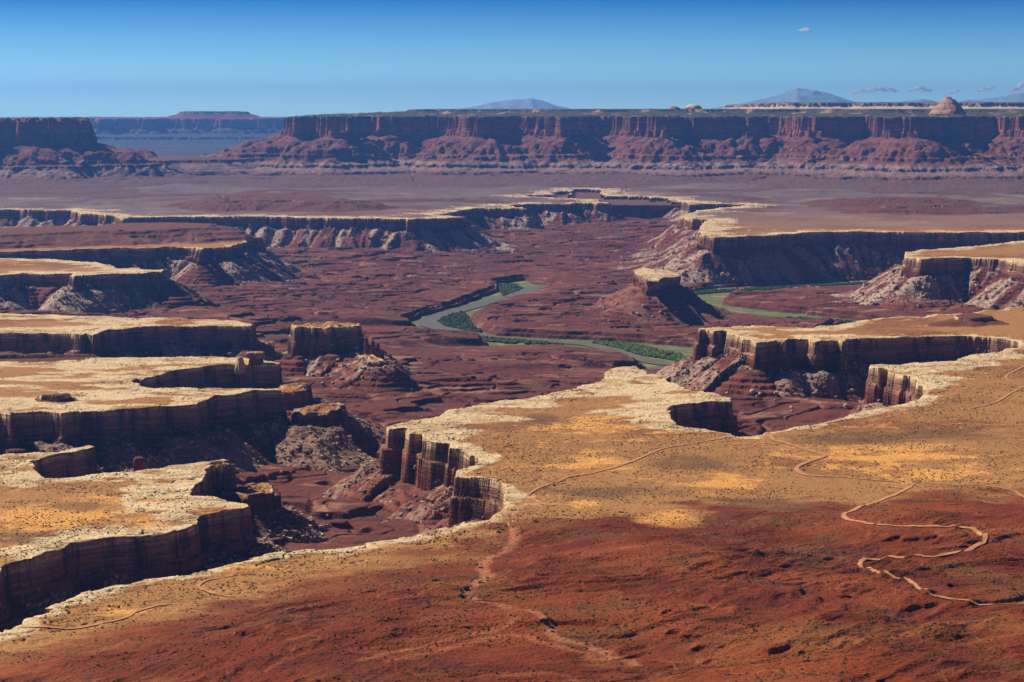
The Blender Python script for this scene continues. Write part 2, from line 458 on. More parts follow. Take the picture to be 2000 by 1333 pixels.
    T = np.where(near & (red > 0.05), lerp(T, terrace(T + 1.0 * n_mid, 6.0, 0.12), 0.55 * led), T)
    T = T + np.where(near, 0.28 * n_sml, 0)
    # ---- cliffs and talus
    cap = R_CAP[ID] * (1 + 0.15 * n_big); redc = R_RED[ID]
    top = R_TOP[ID]
    var = fbm(S / 120, np.float32(0.5) + 0 * S, 3, 91)
    redc = redc * np.clip(1.0 + 0.9 * var, 0.15, 2.0)
    ledge = 2.5 + 5.0 * np.clip(perlin(S / 60, d * 0, 93) + 0.3, 0, 1)
    z = T - np.where(d < 0, 0, np.clip(d / 2.0, 0, 1) * cap)
    d1 = d - 2.0 - ledge
    z = z - np.where(d1 > 0, np.clip(d1 / 3.0, 0, 1) * redc, np.clip((d - 2) / ledge, 0, 1) * 3)
    d2 = np.maximum(d1 - 3.0, 0)
    spur = ridged(S / 92 + 0.25 * perlin(d / 60, S / 200, 95), d / 400, 3, 97)
    tal = R_TAL[ID] * (1 + 0.15 * var) * np.where(ID == 6, 0.85, 1.0)
    run = np.where(d2 < 150, d2 * tal, 150 * tal + (d2 - 150) * 0.22)
    z = z - run
    z = z + np.clip(d2 / 18, 0, 1) * (spur * np.where(ID == 2, 19.0, np.where(ID == 9, 4.0, 14.0)) + 1.2 * n_sml + 1.8 * n_mid)
    streak = 0.7 * fbm(S / 24, d / 200, 3, 101) + 0.7 * fbm(S / 80, d / 300, 2, 103) + 0.25 * spur
    bare = sstep(0.05, -0.25, streak)
    z = np.where(d2 > 6, lerp(z, terrace(z + 1.5 * n_mid, 9.5, 0.12), 0.85 * bare), z)
    on_wall = (d > 0)
    z = np.where(dgn < 300, np.minimum(z, bank + 1.0 + np.maximum(dgn - 25, 0) * 0.75), z)
    Z = np.where(on_wall, np.maximum(F, z), T)
    cls = np.where(on_wall, np.where(z > F, 2, 0), 1).astype(np.int16)   # 0 floor, 1 top, 2 wall/talus
    cls = np.where((cls == 1) & (tab_cls >= 0), 3, cls)
    # ---- far mesas
    mes = np.full(X.shape, -1, np.int16)
    if True:
        i0 = np.searchsorted(RR, 9500.0)
        Xf, Yf = X[:, i0:], Y[:, i0:]
        nb = fbm(Xf / 420, Yf / 420, 4, 111)
        ns = fbm(Xf / 90, Yf / 90, 3, 113)
        def take(P, reach, sub=None):
            dd, ss, ii = sdf(az, P, reach)
            return dd[:, i0:], ss[:, i0:]
        Zf = Z[:, i0:].copy()
        Mf = mes[:, i0:].copy()
        # bench under the left mesas
        db, sb = take([BENCH], 1500.0)
        db = db + nb * 110 + ns * 26
        gb = ridged(sb / 130, db / 900, 3, 115)
        zb = -300 + 3 * ns - np.where(db < 0, 0, np.interp(db, [0, 5, 190, 198, 420, 800, 1500], [0, 16, 78, 88, 104, 118, 150]))
        zb = zb + np.where((db > 5), gb * 7 * np.clip(db / 60, 0, 1) * np.clip((900 - db) / 600, 0, 1), 0)
        zb = lerp(zb, terrace(zb, 15, 0.1), 0.5)
        u = zb > Zf
        Zf = np.where(u, zb, Zf); Mf = np.where(u, 5, Mf)
        for mi, (P, reach, ztop, prof_d, prof_z) in enumerate([
            (MESA, 1700.0, -42.0, [0, 9, 22, 30, 240, 250, 320, 328, 520, 528, 760, 768, 1150, 1700], [0, 86, 91, 124, 222, 234, 242, 258, 302, 316, 342, 352, 372, 394]),
            (MESA_L, 1500.0, -64.0, [0, 8, 20, 28, 240, 250, 330, 338, 480, 900, 1500], [0, 80, 86, 132, 236, 250, 256, 270, 320, 366, 420]),
            (BLUE, 2600.0, -112.0, [0, 20, 40, 260, 600, 900, 920, 1500, 2600], [0, 90, 130, 200, 225, 230, 262, 300, 330])]):
            dm, sm = take([P], reach)
            valid = dm < reach * 0.95
            amp = (1.0, 0.45, 1.6)[mi]
            dm = dm + nb * 165 * amp + ns * 64 * amp + 16 * perlin(Xf / 30, Yf / 30, 117) + 11 * np.abs(perlin(sm / 60, dm / 900, 118))
            dd = np.where(dm > 0, dm, 0)
            # lower tiers swing out in spurs
            sp = ridged(sm / 470 + 0.5 * nb, dm / 2500, 4, 119)
            d_eff = np.where(dd > 30, np.maximum(30.1, dd + fbm(Xf / 520, Yf / 520, 3, 125) * 200 * np.clip((dd - 100) / 250, 0, 1) - sp * 105 * np.clip((dd - 30) / 200, 0, 1)), dd)
            zm = ztop + 5 * nb - np.interp(d_eff, prof_d, prof_z)
            gm = ridged(sm / 70, dm / 700, 3, 121)
            zm = zm + gm * (6 + 7 * np.clip((dd - 300) / 200, 0, 1)) * np.clip((dd - 30) / 80, 0, 1) * np.clip((1500 - dd) / 500, 0, 1) + 2.5 * perlin(Xf / 35, Yf / 35, 123) * (dd > 30)
            zm = np.where(dm > -260, zm, zm)
            zm = zm + np.where(dm < 0, np.clip(-dm / 300, 0, 1) * (10 * (0.5 + nb) + (26 * fbm(Xf / 620, Yf / 900, 3, 129) if mi == 0 else 0)) + terrace(8 * ns, 5, .1), 0)
            if mi == 1:
                zm = zm + np.where((dm < 0) & (dm > -90), np.clip(fbm(Xf / 45, Yf / 45, 2, 127) * 34, -6, 16), 0) + np.where(dm < -90, 0, 0)
            u = valid & (zm > Zf)
            Zf = np.where(u, zm, Zf); Mf = np.where(u, mi, Mf)
        for mi, (P, reach, ztop, cp, sl) in enumerate([(TIER2, 400.0, 4.0, 14, 0.22), (TIER3, 500.0, 66.0, 36, 0.16), (BLUE_T, 900.0, -22.0, 26, 0.30)]):
            dm, sm = take([P], reach)
            stands = (dm < reach * 0.95) & (Zf > (-140 if mi == 2 else -75))
            dm = dm + nb * 50 + ns * 40
            zt = ztop + (nb * 5 + ns * 3) * np.clip(-dm / 60, 0, 1)
            zm = zt - np.where(dm > 0, np.clip(dm / 12, 0, 1) * cp + np.maximum(dm - 12, 0) * sl, 0) + ns * 3
            u = (zm > Zf) & stands
            Zf = np.where(u, zm, Zf); Mf = np.where(u & (Mf < 0), {0: 0, 1: 0, 2: 2}[mi], Mf)
            if mi == 1:
                Mf = np.where(u & (Mf == 0), 6, Mf)
        for di, (dpx, dr, hw, hh, dep) in enumerate(ROCKS_FAR):
            bx, by = at_range(dpx, dr)
            ex = (Xf - bx) / hw * (1 + 0.12 * ns)
            ey = (Yf - by) / dep
            q = np.sqrt(ex * ex + ey * ey)
            if di == 0:      # tall dome: a steep east shoulder, a long west one
                sh = np.clip(1.12 - q, 0, 1) ** 0.75 * (1 + 0.30 * np.clip(ex, -1, 1)) + 0.06 * ns * (q < 1.1)
            else:
                sh = np.sqrt(np.clip(1 - q * q, 0, 1))
            zm = Zf + np.where(q < 1.12, sh * hh, 0)
            zm = np.where(q < 1.12, lerp(zm, terrace(zm, hh / 7, 0.2), 0.5), zm)
            u = (q < 1.12) & (sh > 0.02)
            Zf = np.where(u, zm, Zf); Mf = np.where(u, 10 + di, Mf)
        # mountains on the horizon
        pxa = CX + FPX * np.tan(az) * (ray(CX, HORIZON)[1])
        for mi, (mx, my, mr) in enumerate(MOUNTS):
            prof = np.interp(pxa, mx, my, left=240, right=240)[:, None]
            zz = (HORIZON - prof) / FPX * mr
            cross = 1 - np.abs(RR[None, i0:] - mr) / 3600 + 0.10 * ridged(Xf / 900, Yf / 1500, 3, 131)
            zz = -300 + (zz + 300) * np.clip(cross, 0, 1.02)
            u = (zz > Zf) & (cross > 0)
            Zf = np.where(u, zz, Zf); Mf = np.where(u, 20 + mi, Mf)
        Z[:, i0:] = Zf
        mes[:, i0:] = Mf
    return Z, d, S, ID, cls, mes, dg, red, streak

def blocks(n, size=36):
    return [(i, min(i + size, n)) for i in range(0, n, size)]

BL = blocks(NA)
with ThreadPoolExecutor(4) as ex:
    parts = list(ex.map(lambda b: ground(AZ[b[0]:b[1]]), BL))
Zg, Dg, Sg, IDg, CLg, MEg, DGg, REg, STg = [np.concatenate([p[i] for p in parts], axis=0) for i in range(9)]
del parts

def ground_z(x, y):
    """height of the finished ground at points"""
    a = np.arctan2(x, y); r = np.hypot(x, y)
    i = np.clip(np.searchsorted(AZ, a), 1, NA - 1)
    i = np.where(np.abs(AZ[i - 1] - a) < np.abs(AZ[i] - a), i - 1, i)
    j = np.clip(((np.log(r) - LR[0]) / (LR[1] - LR[0])), 0, NFINE - 2)
    j0 = j.astype(int); f = j - j0
    return Zg[i, j0] * (1 - f) + Zg[i, j0 + 1] * f, i, j0

# ---- every radial line is sampled where its own relief needs it; neighbouring lines are then stitched together
SPACING = 1.0
el = Zg / RR[None, :]
wgt = np.abs(np.diff(el, axis=1)) * 2000 + (LR[1] - LR[0]) * 30
wgt += ((RR[1:] < 6500) * (LR[1] - LR[0]) * 130)[None, :]
wgt *= np.where(np.abs(AZ) > math.radians(15.3), 0.35, 1.0)[:, None]
cum = np.concatenate([np.zeros((NA, 1)), np.cumsum(wgt, axis=1)], axis=1)
CNT = np.maximum((cum[:, -1] / SPACING).astype(int), 200)
OFF = np.concatenate([[0], np.cumsum(CNT)])
FI = np.concatenate([np.interp(np.linspace(0, cum[i, -1], CNT[i]), cum[i], np.arange(NFINE)) for i in range(NA)])
COLI = np.repeat(np.arange(NA), CNT)
J0 = np.minimum(FI.astype(np.int32), NFINE - 2)
FR = FI - J0
JN = np.minimum(np.round(FI).astype(np.int32), NFINE - 1)
def samp(A):
    return A[COLI, J0] * (1 - FR) + A[COLI, J0 + 1] * FR
def near_s(A):
    return A[COLI, JN]
VR = np.exp(LR[0] + FI * (LR[1] - LR[0]))
VX = np.sin(AZ)[COLI] * VR
VY = np.cos(AZ)[COLI] * VR
VZ = samp(Zg)
VD, VS, VG, VRED, VST = samp(Dg), near_s(Sg), samp(DGg), samp(REg), near_s(STg)
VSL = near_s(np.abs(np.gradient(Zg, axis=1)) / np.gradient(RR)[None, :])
VID, VCL, VME = near_s(IDg), near_s(CLg), near_s(MEg)
NV = len(VX)

def stitch():
    out = []
    for i in range(NA - 1):
        na, nb = CNT[i], CNT[i + 1]
        r = np.concatenate([FI[OFF[i]:OFF[i + 1]], FI[OFF[i + 1]:OFF[i + 2]]])
        o = np.argsort(r, kind='stable')
        isa = o < na
        ca = np.cumsum(isa) - 1
        cb = np.cumsum(~isa) - 1
        k = np.arange(2, na + nb)
        k = k[(ca[k - 1] >= 0) & (cb[k - 1] >= 0)]
        A, B = OFF[i], OFF[i + 1]
        new_a = isa[k]
        t = np.empty((len(k), 3), np.int32)
        pa, pb = A + ca[k - 1], B + cb[k - 1]
        t[:, 0] = pa
        t[:, 1] = pb
        t[:, 2] = np.where(new_a, A + ca[k], B + cb[k])
        out.append(t)
    return np.concatenate(out)
TRIS = stitch()

# ------------------------------------------------------------------ ground colours (surface kinds)
def col(r, g, b):
    return np.array([r, g, b], np.float32)

def mixc(A, c, t):
    return A + (np.asarray(c, np.float32) - A) * t[..., None]

def paint():
    x, y, z, d = VX, VY, VZ, VD
    px, py = to_px(x, y, z)
    n1 = fbm(x / 300, y / 200, 4, 201)
    n2 = fbm(x / 60, y / 40, 4, 203)
    n3 = perlin(x / 11, y / 9, 205)
    n4 = perlin(x / 4, y / 4, 206)
    # canyon floor
    C = np.empty(x.shape + (3,), np.float32)
    C[:] = col(0.135, 0.040, 0.027)
    C = mixc(C, col(0.185, 0.064, 0.040), sstep(-0.1, 0.5, n1 + 0.4 * n2))
    C = mixc(C, col(0.09, 0.028, 0.022), sstep(0.05, 0.5, n2 + 0.5 * n3) * 0.8)
    C = mixc(C, col(0.36, 0.19, 0.125), sstep(0.30, 0.60, fbm(x / 160, y / 60, 4, 207)) * 0.65)
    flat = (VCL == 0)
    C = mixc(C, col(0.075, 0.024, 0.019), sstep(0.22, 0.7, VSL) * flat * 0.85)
    C = mixc(C, col(0.30, 0.135, 0.085), sstep(0.03, 0.0, np.abs(fbm(x / 520, y / 420, 3, 33))) * flat * 0.7)
    C = mixc(C, col(0.13, 0.12, 0.06), sstep(0.3, 0.6, fbm(x / 130, y / 130, 4, 209)) * 0.25 * flat)
    # plateau tops
    top = (VCL == 1)
    P = np.empty_like(C); P[:] = col(0.36, 0.175, 0.060)
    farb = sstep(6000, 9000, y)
    P = mixc(P, lerp(col(0.165, 0.112, 0.108), col(0.055, 0.062, 0.078), sstep(14000, 18000, y)[..., None]), farb * np.ones_like(x))  # farthest plain turns blue-grey: haze tint put into its colour
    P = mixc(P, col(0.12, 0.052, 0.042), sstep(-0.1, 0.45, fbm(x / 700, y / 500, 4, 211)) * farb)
    P = mixc(P, col(0.42, 0.28, 0.16), sstep(0.25, 0.55, fbm(x / 420, y / 300, 4, 213)) * farb * 0.35 * (y < 15000))
    nearb = 1 - farb
    P = mixc(P, col(0.22, 0.085, 0.035), sstep(0.0, 0.5, n1 + 0.3 * n2) * nearb * 0.8)
    def blob(bx, by, rx, ry):
        q = ((px - bx) / rx) ** 2 + ((py - by) / ry) ** 2
        return np.exp(-q)
    sand = (blob(1180, 905, 130, 22) + blob(1400, 940, 110, 24) + blob(1310, 1012, 80, 18) + blob(1720, 880, 200, 30) + blob(1850, 928, 160, 18) + 0.8 * blob(1150, 830, 120, 25)
            + blob(60, 1010, 110, 28) + 0.8 * blob(200, 985, 120, 30) + 0.8 * blob(330, 1030, 100, 20) + blob(50, 788, 50, 9) + 0.7 * blob(250, 1190, 140, 14) + 0.7 * blob(480, 1110, 120, 12) + 0.6 * blob(1130, 985, 60, 12))
    sand = sstep(0.3, 0.85, 0.9 * sand + 0.75 * n2 + 0.22 * n3 + 0.3 * n1)
    P = mixc(P, col(0.66, 0.32, 0.085), sand * nearb)
    dark = blob(1640, 860, 120, 12) + blob(1350, 905, 120, 18) + blob(1050, 820, 70, 14) + blob(1200, 960, 150, 14) + blob(1820, 850, 180, 14) + blob(150, 990, 90, 12) + blob(380, 1020, 60, 16) + blob(100, 1050, 140, 12) + blob(1500, 985, 160, 12) + blob(1550, 1000, 120, 12)
    P = mixc(P, col(0.14, 0.075, 0.035), sstep(0.25, 0.9, dark + 0.5 * n2) * nearb * 0.75)
    # bare white sandstone along the rims
    Wd = np.array([20, 60, 130, 22, 120, 150, 250, 85, 6, 0, 5, 5, 5, 5], np.float32)[VID]
    Wd = Wd + np.where(VID == 0, 120 * np.minimum(1, blob(980, 800, 230, 36) + blob(820, 850, 110, 40) + blob(1270, 750, 170, 38) + 1.6 * blob(1330, 810, 80, 26) + blob(1500, 652, 220, 16) + blob(1850, 720, 190, 34) + 0.6 * blob(1750, 770, 120, 26)), 0)
    Wd = Wd + np.where(VID == 7, 90 * np.minimum(1, blob(380, 945, 130, 40) + blob(80, 890, 120, 14)), 0)
    Wd = Wd * np.clip(0.8 + 1.5 * fbm(x / 150, y / 90, 4, 221), 0.04, 2.2)
    white = sstep(1.0, 0.72, -d / np.maximum(Wd, 1)) * top
    whc = np.empty_like(C); whc[:] = col(0.63, 0.47, 0.275)
    whc = mixc(whc, col(0.44, 0.28, 0.14), sstep(0.0, 0.5, n2 + 0.4 * n1) * 0.8)
    whc = mixc(whc, col(0.72, 0.57, 0.37), sstep(0.1, 0.6, n3) * 0.6)
    crack = np.abs(fbm(x / 75, y / 42, 2, 61)) + 0.06 * np.abs(n4)
    crack2 = np.abs(fbm(x / 30, y / 15, 2, 62)) + 0.10 * np.abs(n4)
    whc = mixc(whc, col(0.13, 0.075, 0.045), np.maximum(0.8 * sstep(0.07, 0.015, crack), 0.6 * sstep(0.08, 0.01, crack2) * (y < 5200)) * sstep(-0.4, 0.2, n1 + n2))
    pocket = sstep(0.12, 0.42, fbm(x / 95, y / 45, 4, 225)) * np.where(np.isin(VID, (6, 7)), 0.95, 0.45)
    P = P + (whc - P) * (white * (1 - pocket))[..., None]
    # red hills in front
    Rd = np.empty_like(C); Rd[:] = col(0.155, 0.029, 0.0088)
    Rd = mixc(Rd, col(0.220, 0.052, 0.014), sstep(-0.1, 0.5, fbm(x / 260, y / 200, 4, 231)))
    Rd = mixc(Rd, col(0.105, 0.020, 0.008), sstep(0.1, 0.6, fbm(x / 190, y / 110, 4, 233)) * 0.7)
    tanp = sstep(0.12, 0.55, fbm(x / 300, y / 190, 4, 235) + 0.35 * n2 + 0.25 * sstep(1100, 200, px))
    Rd = mixc(Rd, col(0.235, 0.083, 0.022), tanp * 0.62)
    Rd = mixc(Rd, col(0.10, 0.060, 0.022), sstep(0.15, 0.55, fbm(x / 120, y / 70, 4, 236)) * 0.45)
    Rd = mixc(Rd, col(0.40, 0.14, 0.055), sstep(0.035, 0.0, np.abs(fbm(x / 170, y / 90, 3, 237))) * 0.3)
    sandr = sstep(0.35, 0.9, blob(1310, 1012, 90, 22) + 0.4 * n2)
    Rd = mixc(Rd, col(0.60, 0.28, 0.08), sandr)
    P = P + (Rd - P) * (sstep(0.0, 0.42, VRED + 0.30 * (n2 + 0.6 * n1) * (VRED > 0.004)) * top)[..., None]
    tcol = np.empty_like(C); tcol[:] = col(0.135, 0.048, 0.032)
    tcol = mixc(tcol, col(0.13, 0.045, 0.032), sstep(-0.2, 0.3, np.sin(z / 2.6 + 2 * n2) + 0.6 * n3) * 0.7)
    P = np.where((VCL == 3)[..., None], lerp(P, tcol, 0.92), P)
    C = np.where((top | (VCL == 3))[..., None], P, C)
    # talus: pale rubble streaks over red ledges
    wall = VCL == 2
    drop = R_TOP[VID] - z
    tr = np.empty_like(C); tr[:] = col(0.20, 0.062, 0.040)
    tr = mixc(tr, col(0.11, 0.034, 0.026), sstep(-0.1, 0.5, np.sin(z / 1.9 + 1.5 * n2) + 0.5 * n3) * 0.8)
    rub = sstep(0.0, 0.28, VST + 0.3 * n3) * np.where(VID == TURK_ID, 0.2, 1.0)
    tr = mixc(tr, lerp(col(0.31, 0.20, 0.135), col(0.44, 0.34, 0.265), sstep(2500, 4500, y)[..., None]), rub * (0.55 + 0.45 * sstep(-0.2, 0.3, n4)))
    C = np.where(wall[..., None], tr, C)
    # gorge flat
    gfl = (VCL == 0) & (z < ZR + 2.0)
    gc = np.empty_like(C); gc[:] = col(0.125, 0.145, 0.055)
    gc = mixc(gc, col(0.20, 0.20, 0.095), sstep(-0.1, 0.5, n2))
    gc = mixc(gc, col(0.34, 0.24, 0.16), sstep(0.3, 0.6, fbm(x / 90, y / 90, 3, 241)) * 0.7)
    C = np.where(gfl[..., None], gc, C)
    # mesas
    m = VME
    on = m >= 0
    zz = z
    k = np.sin(zz / 7.0 + 1.2 * n2)
    Mc = np.empty_like(C); Mc[:] = col(0.185, 0.070, 0.050)
    Mc = mixc(Mc, col(0.115, 0.045, 0.040), sstep(-0.3, 0.8, k) * 0.7)
    Mc = mixc(Mc, col(0.34, 0.30, 0.27), sstep(10, 0, np.abs(zz + 292 + 6 * n1)) * 0.6 * sstep(-0.2, 0.3, fbm(x / 420, y / 420, 3, 251)))
    Mc = mixc(Mc, col(0.36, 0.30, 0.27), sstep(0.2, 0.5, ridged(VS / 40, d * 0, 2, 253)) * sstep(-400, -340, zz) * sstep(-310, -330, zz) * 0.45)
    Mc = mixc(Mc, lerp(col(0.15, 0.072, 0.060), col(0.12, 0.075, 0.068), sstep(-0.2, 0.4, n1)[..., None]), sstep(-372, -392, zz))
    Mc = mixc(Mc, col(0.055, 0.062, 0.078), sstep(16000, 19000, y) * sstep(-240, -280, zz))  # same haze blue put into the low ground round the far mesa
    plateau_top = zz > -50
    Mc = np.where(plateau_top[..., None], mixc(mixc(np.broadcast_to(col(0.11, 0.068, 0.045), C.shape), col(0.05, 0.06, 0.03), sstep(-0.5, 0.0, fbm(x / 60, y / 90, 3, 255))), col(0.34, 0.21, 0.13), sstep(0.36, 0.55, fbm(x / 110, y / 180, 3, 257))), Mc)
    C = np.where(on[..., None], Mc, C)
    t3 = m == 6
    C = np.where(t3[..., None], mixc(np.broadcast_to(col(0.55, 0.42, 0.32), C.shape), col(0.06, 0.07, 0.04), (zz > 58).astype(np.float32) * 0.9), C)
    dome = np.broadcast_to(col(0.42, 0.24, 0.14), C.shape)
    C = np.where((m == 10)[..., None], mixc(dome, col(0.30, 0.15, 0.09), sstep(0, .5, np.sin(zz / 6 + n2))), C)
    C = np.where((m == 11)[..., None], np.broadcast_to(col(0.62, 0.52, 0.42), C.shape), C)
    C = np.where((m >= 12)[..., None] & (m < 20)[..., None], np.broadcast_to(col(0.36, 0.17, 0.10), C.shape), C)
    C = np.where((m >= 20)[..., None], np.broadcast_to(col(0.25, 0.34, 0.39), C.shape), C)  # mountains pale blue: distance haze put into their colour
    # washes and tracks of bare sand
    global WASH
    for (line, wid, cc) in WASH:
        P_ = line
        best = np.full(x.shape, 1e9, np.float32)
        for a, b in zip(P_[:-1], P_[1:]):
            lo = min(np.hypot(*a), np.hypot(*b)) - 40; hi = max(np.hypot(*a), np.hypot(*b)) + 40
            aa = sorted([math.atan2(a[0], a[1]), math.atan2(b[0], b[1])])
            i0, i1 = np.searchsorted(AZ, [aa[0] - 0.03, aa[1] + 0.03])
            if i1 <= i0: continue
            i0, i1 = OFF[i0], OFF[i1]
            sx, sy = x[i0:i1], y[i0:i1]
            e = b - a
            t = np.clip(((sx - a[0]) * e[0] + (sy - a[1]) * e[1]) / (e @ e), 0, 1)
            dd = np.hypot(sx - a[0] - t * e[0], sy - a[1] - t * e[1])
            best[i0:i1] = np.minimum(best[i0:i1], dd)
        w = sstep(1.6, 0.4, best / (wid * (1 + 0.7 * n2))) * (z > -450)
        C = mixc(C, cc, w * 0.5)
    C = C * (1 + 0.10 * n4 + 0.08 * n3)[..., None]
    return np.clip(C, 0.004, 0.9)

def drape(pts, z0=H, step=None):
    """photo trace -> points on the real ground, by marching each sight line to the surface"""
    out = []
    for px, py in pts:
        dx, dy, dz = ray(px, py)
        h = math.hypot(dx, dy)
        rs = np.linspace(950, 6000, 2500)
        zr = dz / h * rs
        gz, _, _ = ground_z(dx / h * rs, dy / h * rs)
        k = np.argmax(zr < gz)
        r = rs[k] if k > 0 else 6000
        out.append((dx / h * r, dy / h * r))
    return np.array(out)

WASH = [
 (drape([(1002,1030),(1004,1058),(985,1078),(950,1092),(943,1110),(954,1128),(925,1145),(908,1159),(932,1173),(985,1184),(1048,1198),(1068,1215),(1083,1245),(1142,1260),(1190,1280),(1240,1299)]), 5.0, col(0.48, 0.20, 0.10)),
 (drape([(800,1051),(760,1062),(700,1078),(640,1090)]), 7.0, col(0.62, 0.42, 0.25)),
 (drape([(956,1017),(1010,990),(1030,985),(1080,985)]), 8.0, col(0.58, 0.36, 0.20)),
 (drape([(1200,1290),(1000,1240),(900,1262),(760,1290)]), 4.0, col(0.42, 0.14, 0.06)),
 (drape([(700,1290),(850,1260),(960,1235),(1010,1210)]), 3.5, col(0.42, 0.14, 0.06)),
]
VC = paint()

# ------------------------------------------------------------------ materials
def mat(name):
    m = bpy.data.materials.new(name)
    m.use_nodes = True
    nt = m.node_tree
    bs = nt.nodes["Principled BSDF"]
    bs.inputs["Roughness"].default_value = 0.95
    bs.inputs["Specular IOR Level"].default_value = 0.1
    return m, nt, bs

def ground_material(name, steep_cols, z_ref, grain=1.0, streaks=0.8, scale=1.0):
    """surface colours from the ground survey; steep faces take the colour of the rock beds they cut through"""
    m, nt, bs = mat(name)
    N, L = nt.nodes, nt.links
    at = N.new("ShaderNodeVertexColor"); at.layer_name = "ground"
    geo = N.new("ShaderNodeNewGeometry")
    sp = N.new("ShaderNodeSeparateXYZ"); L.new(geo.outputs["Position"], sp.inputs[0])
    nz = N.new("ShaderNodeSeparateXYZ"); L.new(geo.outputs["True Normal"], nz.inputs[0])
    # beds: colour by level
    wob = N.new("ShaderNodeTexNoise"); wob.inputs["Scale"].default_value = 0.012 * scale
    L.new(geo.outputs["Position"], wob.inputs["Vector"])
    mr = N.new("ShaderNodeMapRange")
    mr.inputs[1].default_value = z_ref[0]; mr.inputs[2].default_value = z_ref[1]
    ad = N.new("ShaderNodeMath"); ad.operation = 'MULTIPLY_ADD'
    L.new(wob.outputs["Fac"], ad.inputs[0]); ad.inputs[1].default_value = 6.0 / scale; L.new(sp.outputs[2], ad.inputs[2])
    L.new(ad.outputs[0], mr.inputs[0])
    rp = N.new("ShaderNodeValToRGB")
    els = rp.color_ramp.elements
    while len(els) < len(steep_cols): els.new(0.5)
    for e, (p, c) in zip(els, steep_cols):
        e.position = p; e.color = (*c, 1)
    L.new(mr.outputs[0], rp.inputs[0])
    # dark varnish running down the faces
    mp = N.new("ShaderNodeMapping"); mp.inputs["Scale"].default_value = (0.045 * scale, 0.045 * scale, 0.004 * scale)
    L.new(geo.outputs["Position"], mp.inputs["Vector"])
    vn = N.new("ShaderNodeTexNoise"); vn.inputs["Scale"].default_value = 1.0; vn.inputs["Detail"].default_value = 6; vn.inputs["Roughness"].default_value = 0.68
    L.new(mp.outputs[0], vn.inputs["Vector"])
    vr = N.new("ShaderNodeMapRange"); vr.inputs[1].default_value = 0.49; vr.inputs[2].default_value = 0.58
    L.new(vn.outputs["Fac"], vr.inputs[0])
    vm = N.new("ShaderNodeMath"); vm.operation = 'MULTIPLY'; vm.inputs[1].default_value = streaks
    L.new(vr.outputs[0], vm.inputs[0])
    mv = N.new("ShaderNodeMix"); mv.data_type = 'RGBA'
    L.new(vm.outputs[0], mv.inputs[0]); L.new(rp.outputs[0], mv.inputs[6]); mv.inputs[7].default_value = (0.045, 0.020, 0.016, 1)
    # thin beds
    mb = N.new("ShaderNodeMapping"); mb.inputs["Scale"].default_value = (0.02 * scale, 0.02 * scale, 0.5 * scale)
    L.new(geo.outputs["Position"], mb.inputs["Vector"])
    bn = N.new("ShaderNodeTexNoise"); bn.inputs["Scale"].default_value = 1.0; bn.inputs["Detail"].default_value = 3
    L.new(mb.outputs[0], bn.inputs["Vector"])
    br = N.new("ShaderNodeMapRange"); br.inputs[1].default_value = 0.35; br.inputs[2].default_value = 0.65; br.inputs[3].default_value = 0.5; br.inputs[4].default_value = 1.35
    L.new(bn.outputs["Fac"], br.inputs[0])
    mm = N.new("ShaderNodeMix"); mm.data_type = 'RGBA'; mm.blend_type = 'MULTIPLY'; mm.inputs[0].default_value = 1
    L.new(mv.outputs[2], mm.inputs[6]); L.new(br.outputs[0], mm.inputs[7])
    # steepness
    st = N.new("ShaderNodeMapRange"); st.inputs[1].default_value = 0.62; st.inputs[2].default_value = 0.42
    L.new(nz.outputs[2], st.inputs[0])
    mx = N.new("ShaderNodeMix"); mx.data_type = 'RGBA'
    L.new(st.outputs[0], mx.inputs[0]); L.new(at.outputs["Color"], mx.inputs[6]); L.new(mm.outputs[2], mx.inputs[7])
    # grain
    gn = N.new("ShaderNodeTexNoise"); gn.inputs["Scale"].default_value = 0.35 * scale; gn.inputs["Detail"].default_value = 5
    L.new(geo.outputs["Position"], gn.inputs["Vector"])
    gr = N.new("ShaderNodeMapRange"); gr.inputs[1].default_value = 0.3; gr.inputs[2].default_value = 0.7; gr.inputs[3].default_value = 1 - 0.3 * grain; gr.inputs[4].default_value = 1 + 0.3 * grain
    L.new(gn.outputs["Fac"], gr.inputs[0])
    mg = N.new("ShaderNodeMix"); mg.data_type = 'RGBA'; mg.blend_type = 'MULTIPLY'; mg.inputs[0].default_value = 1
    L.new(mx.outputs[2], mg.inputs[6]); L.new(gr.outputs[0], mg.inputs[7])
    L.new(mg.outputs[2], bs.inputs["Base Color"])
    bp = N.new("ShaderNodeBump"); bp.inputs["Strength"].default_value = 0.8; bp.inputs["Distance"].default_value = 2.5 / scale
    sm = N.new("ShaderNodeMath"); sm.operation = 'ADD'
    L.new(gn.outputs["Fac"], sm.inputs[0]); L.new(bn.outputs["Fac"], sm.inputs[1])
    L.new(sm.outputs[0], bp.inputs["Height"]); L.new(bp.outputs[0], bs.inputs["Normal"])
    return m

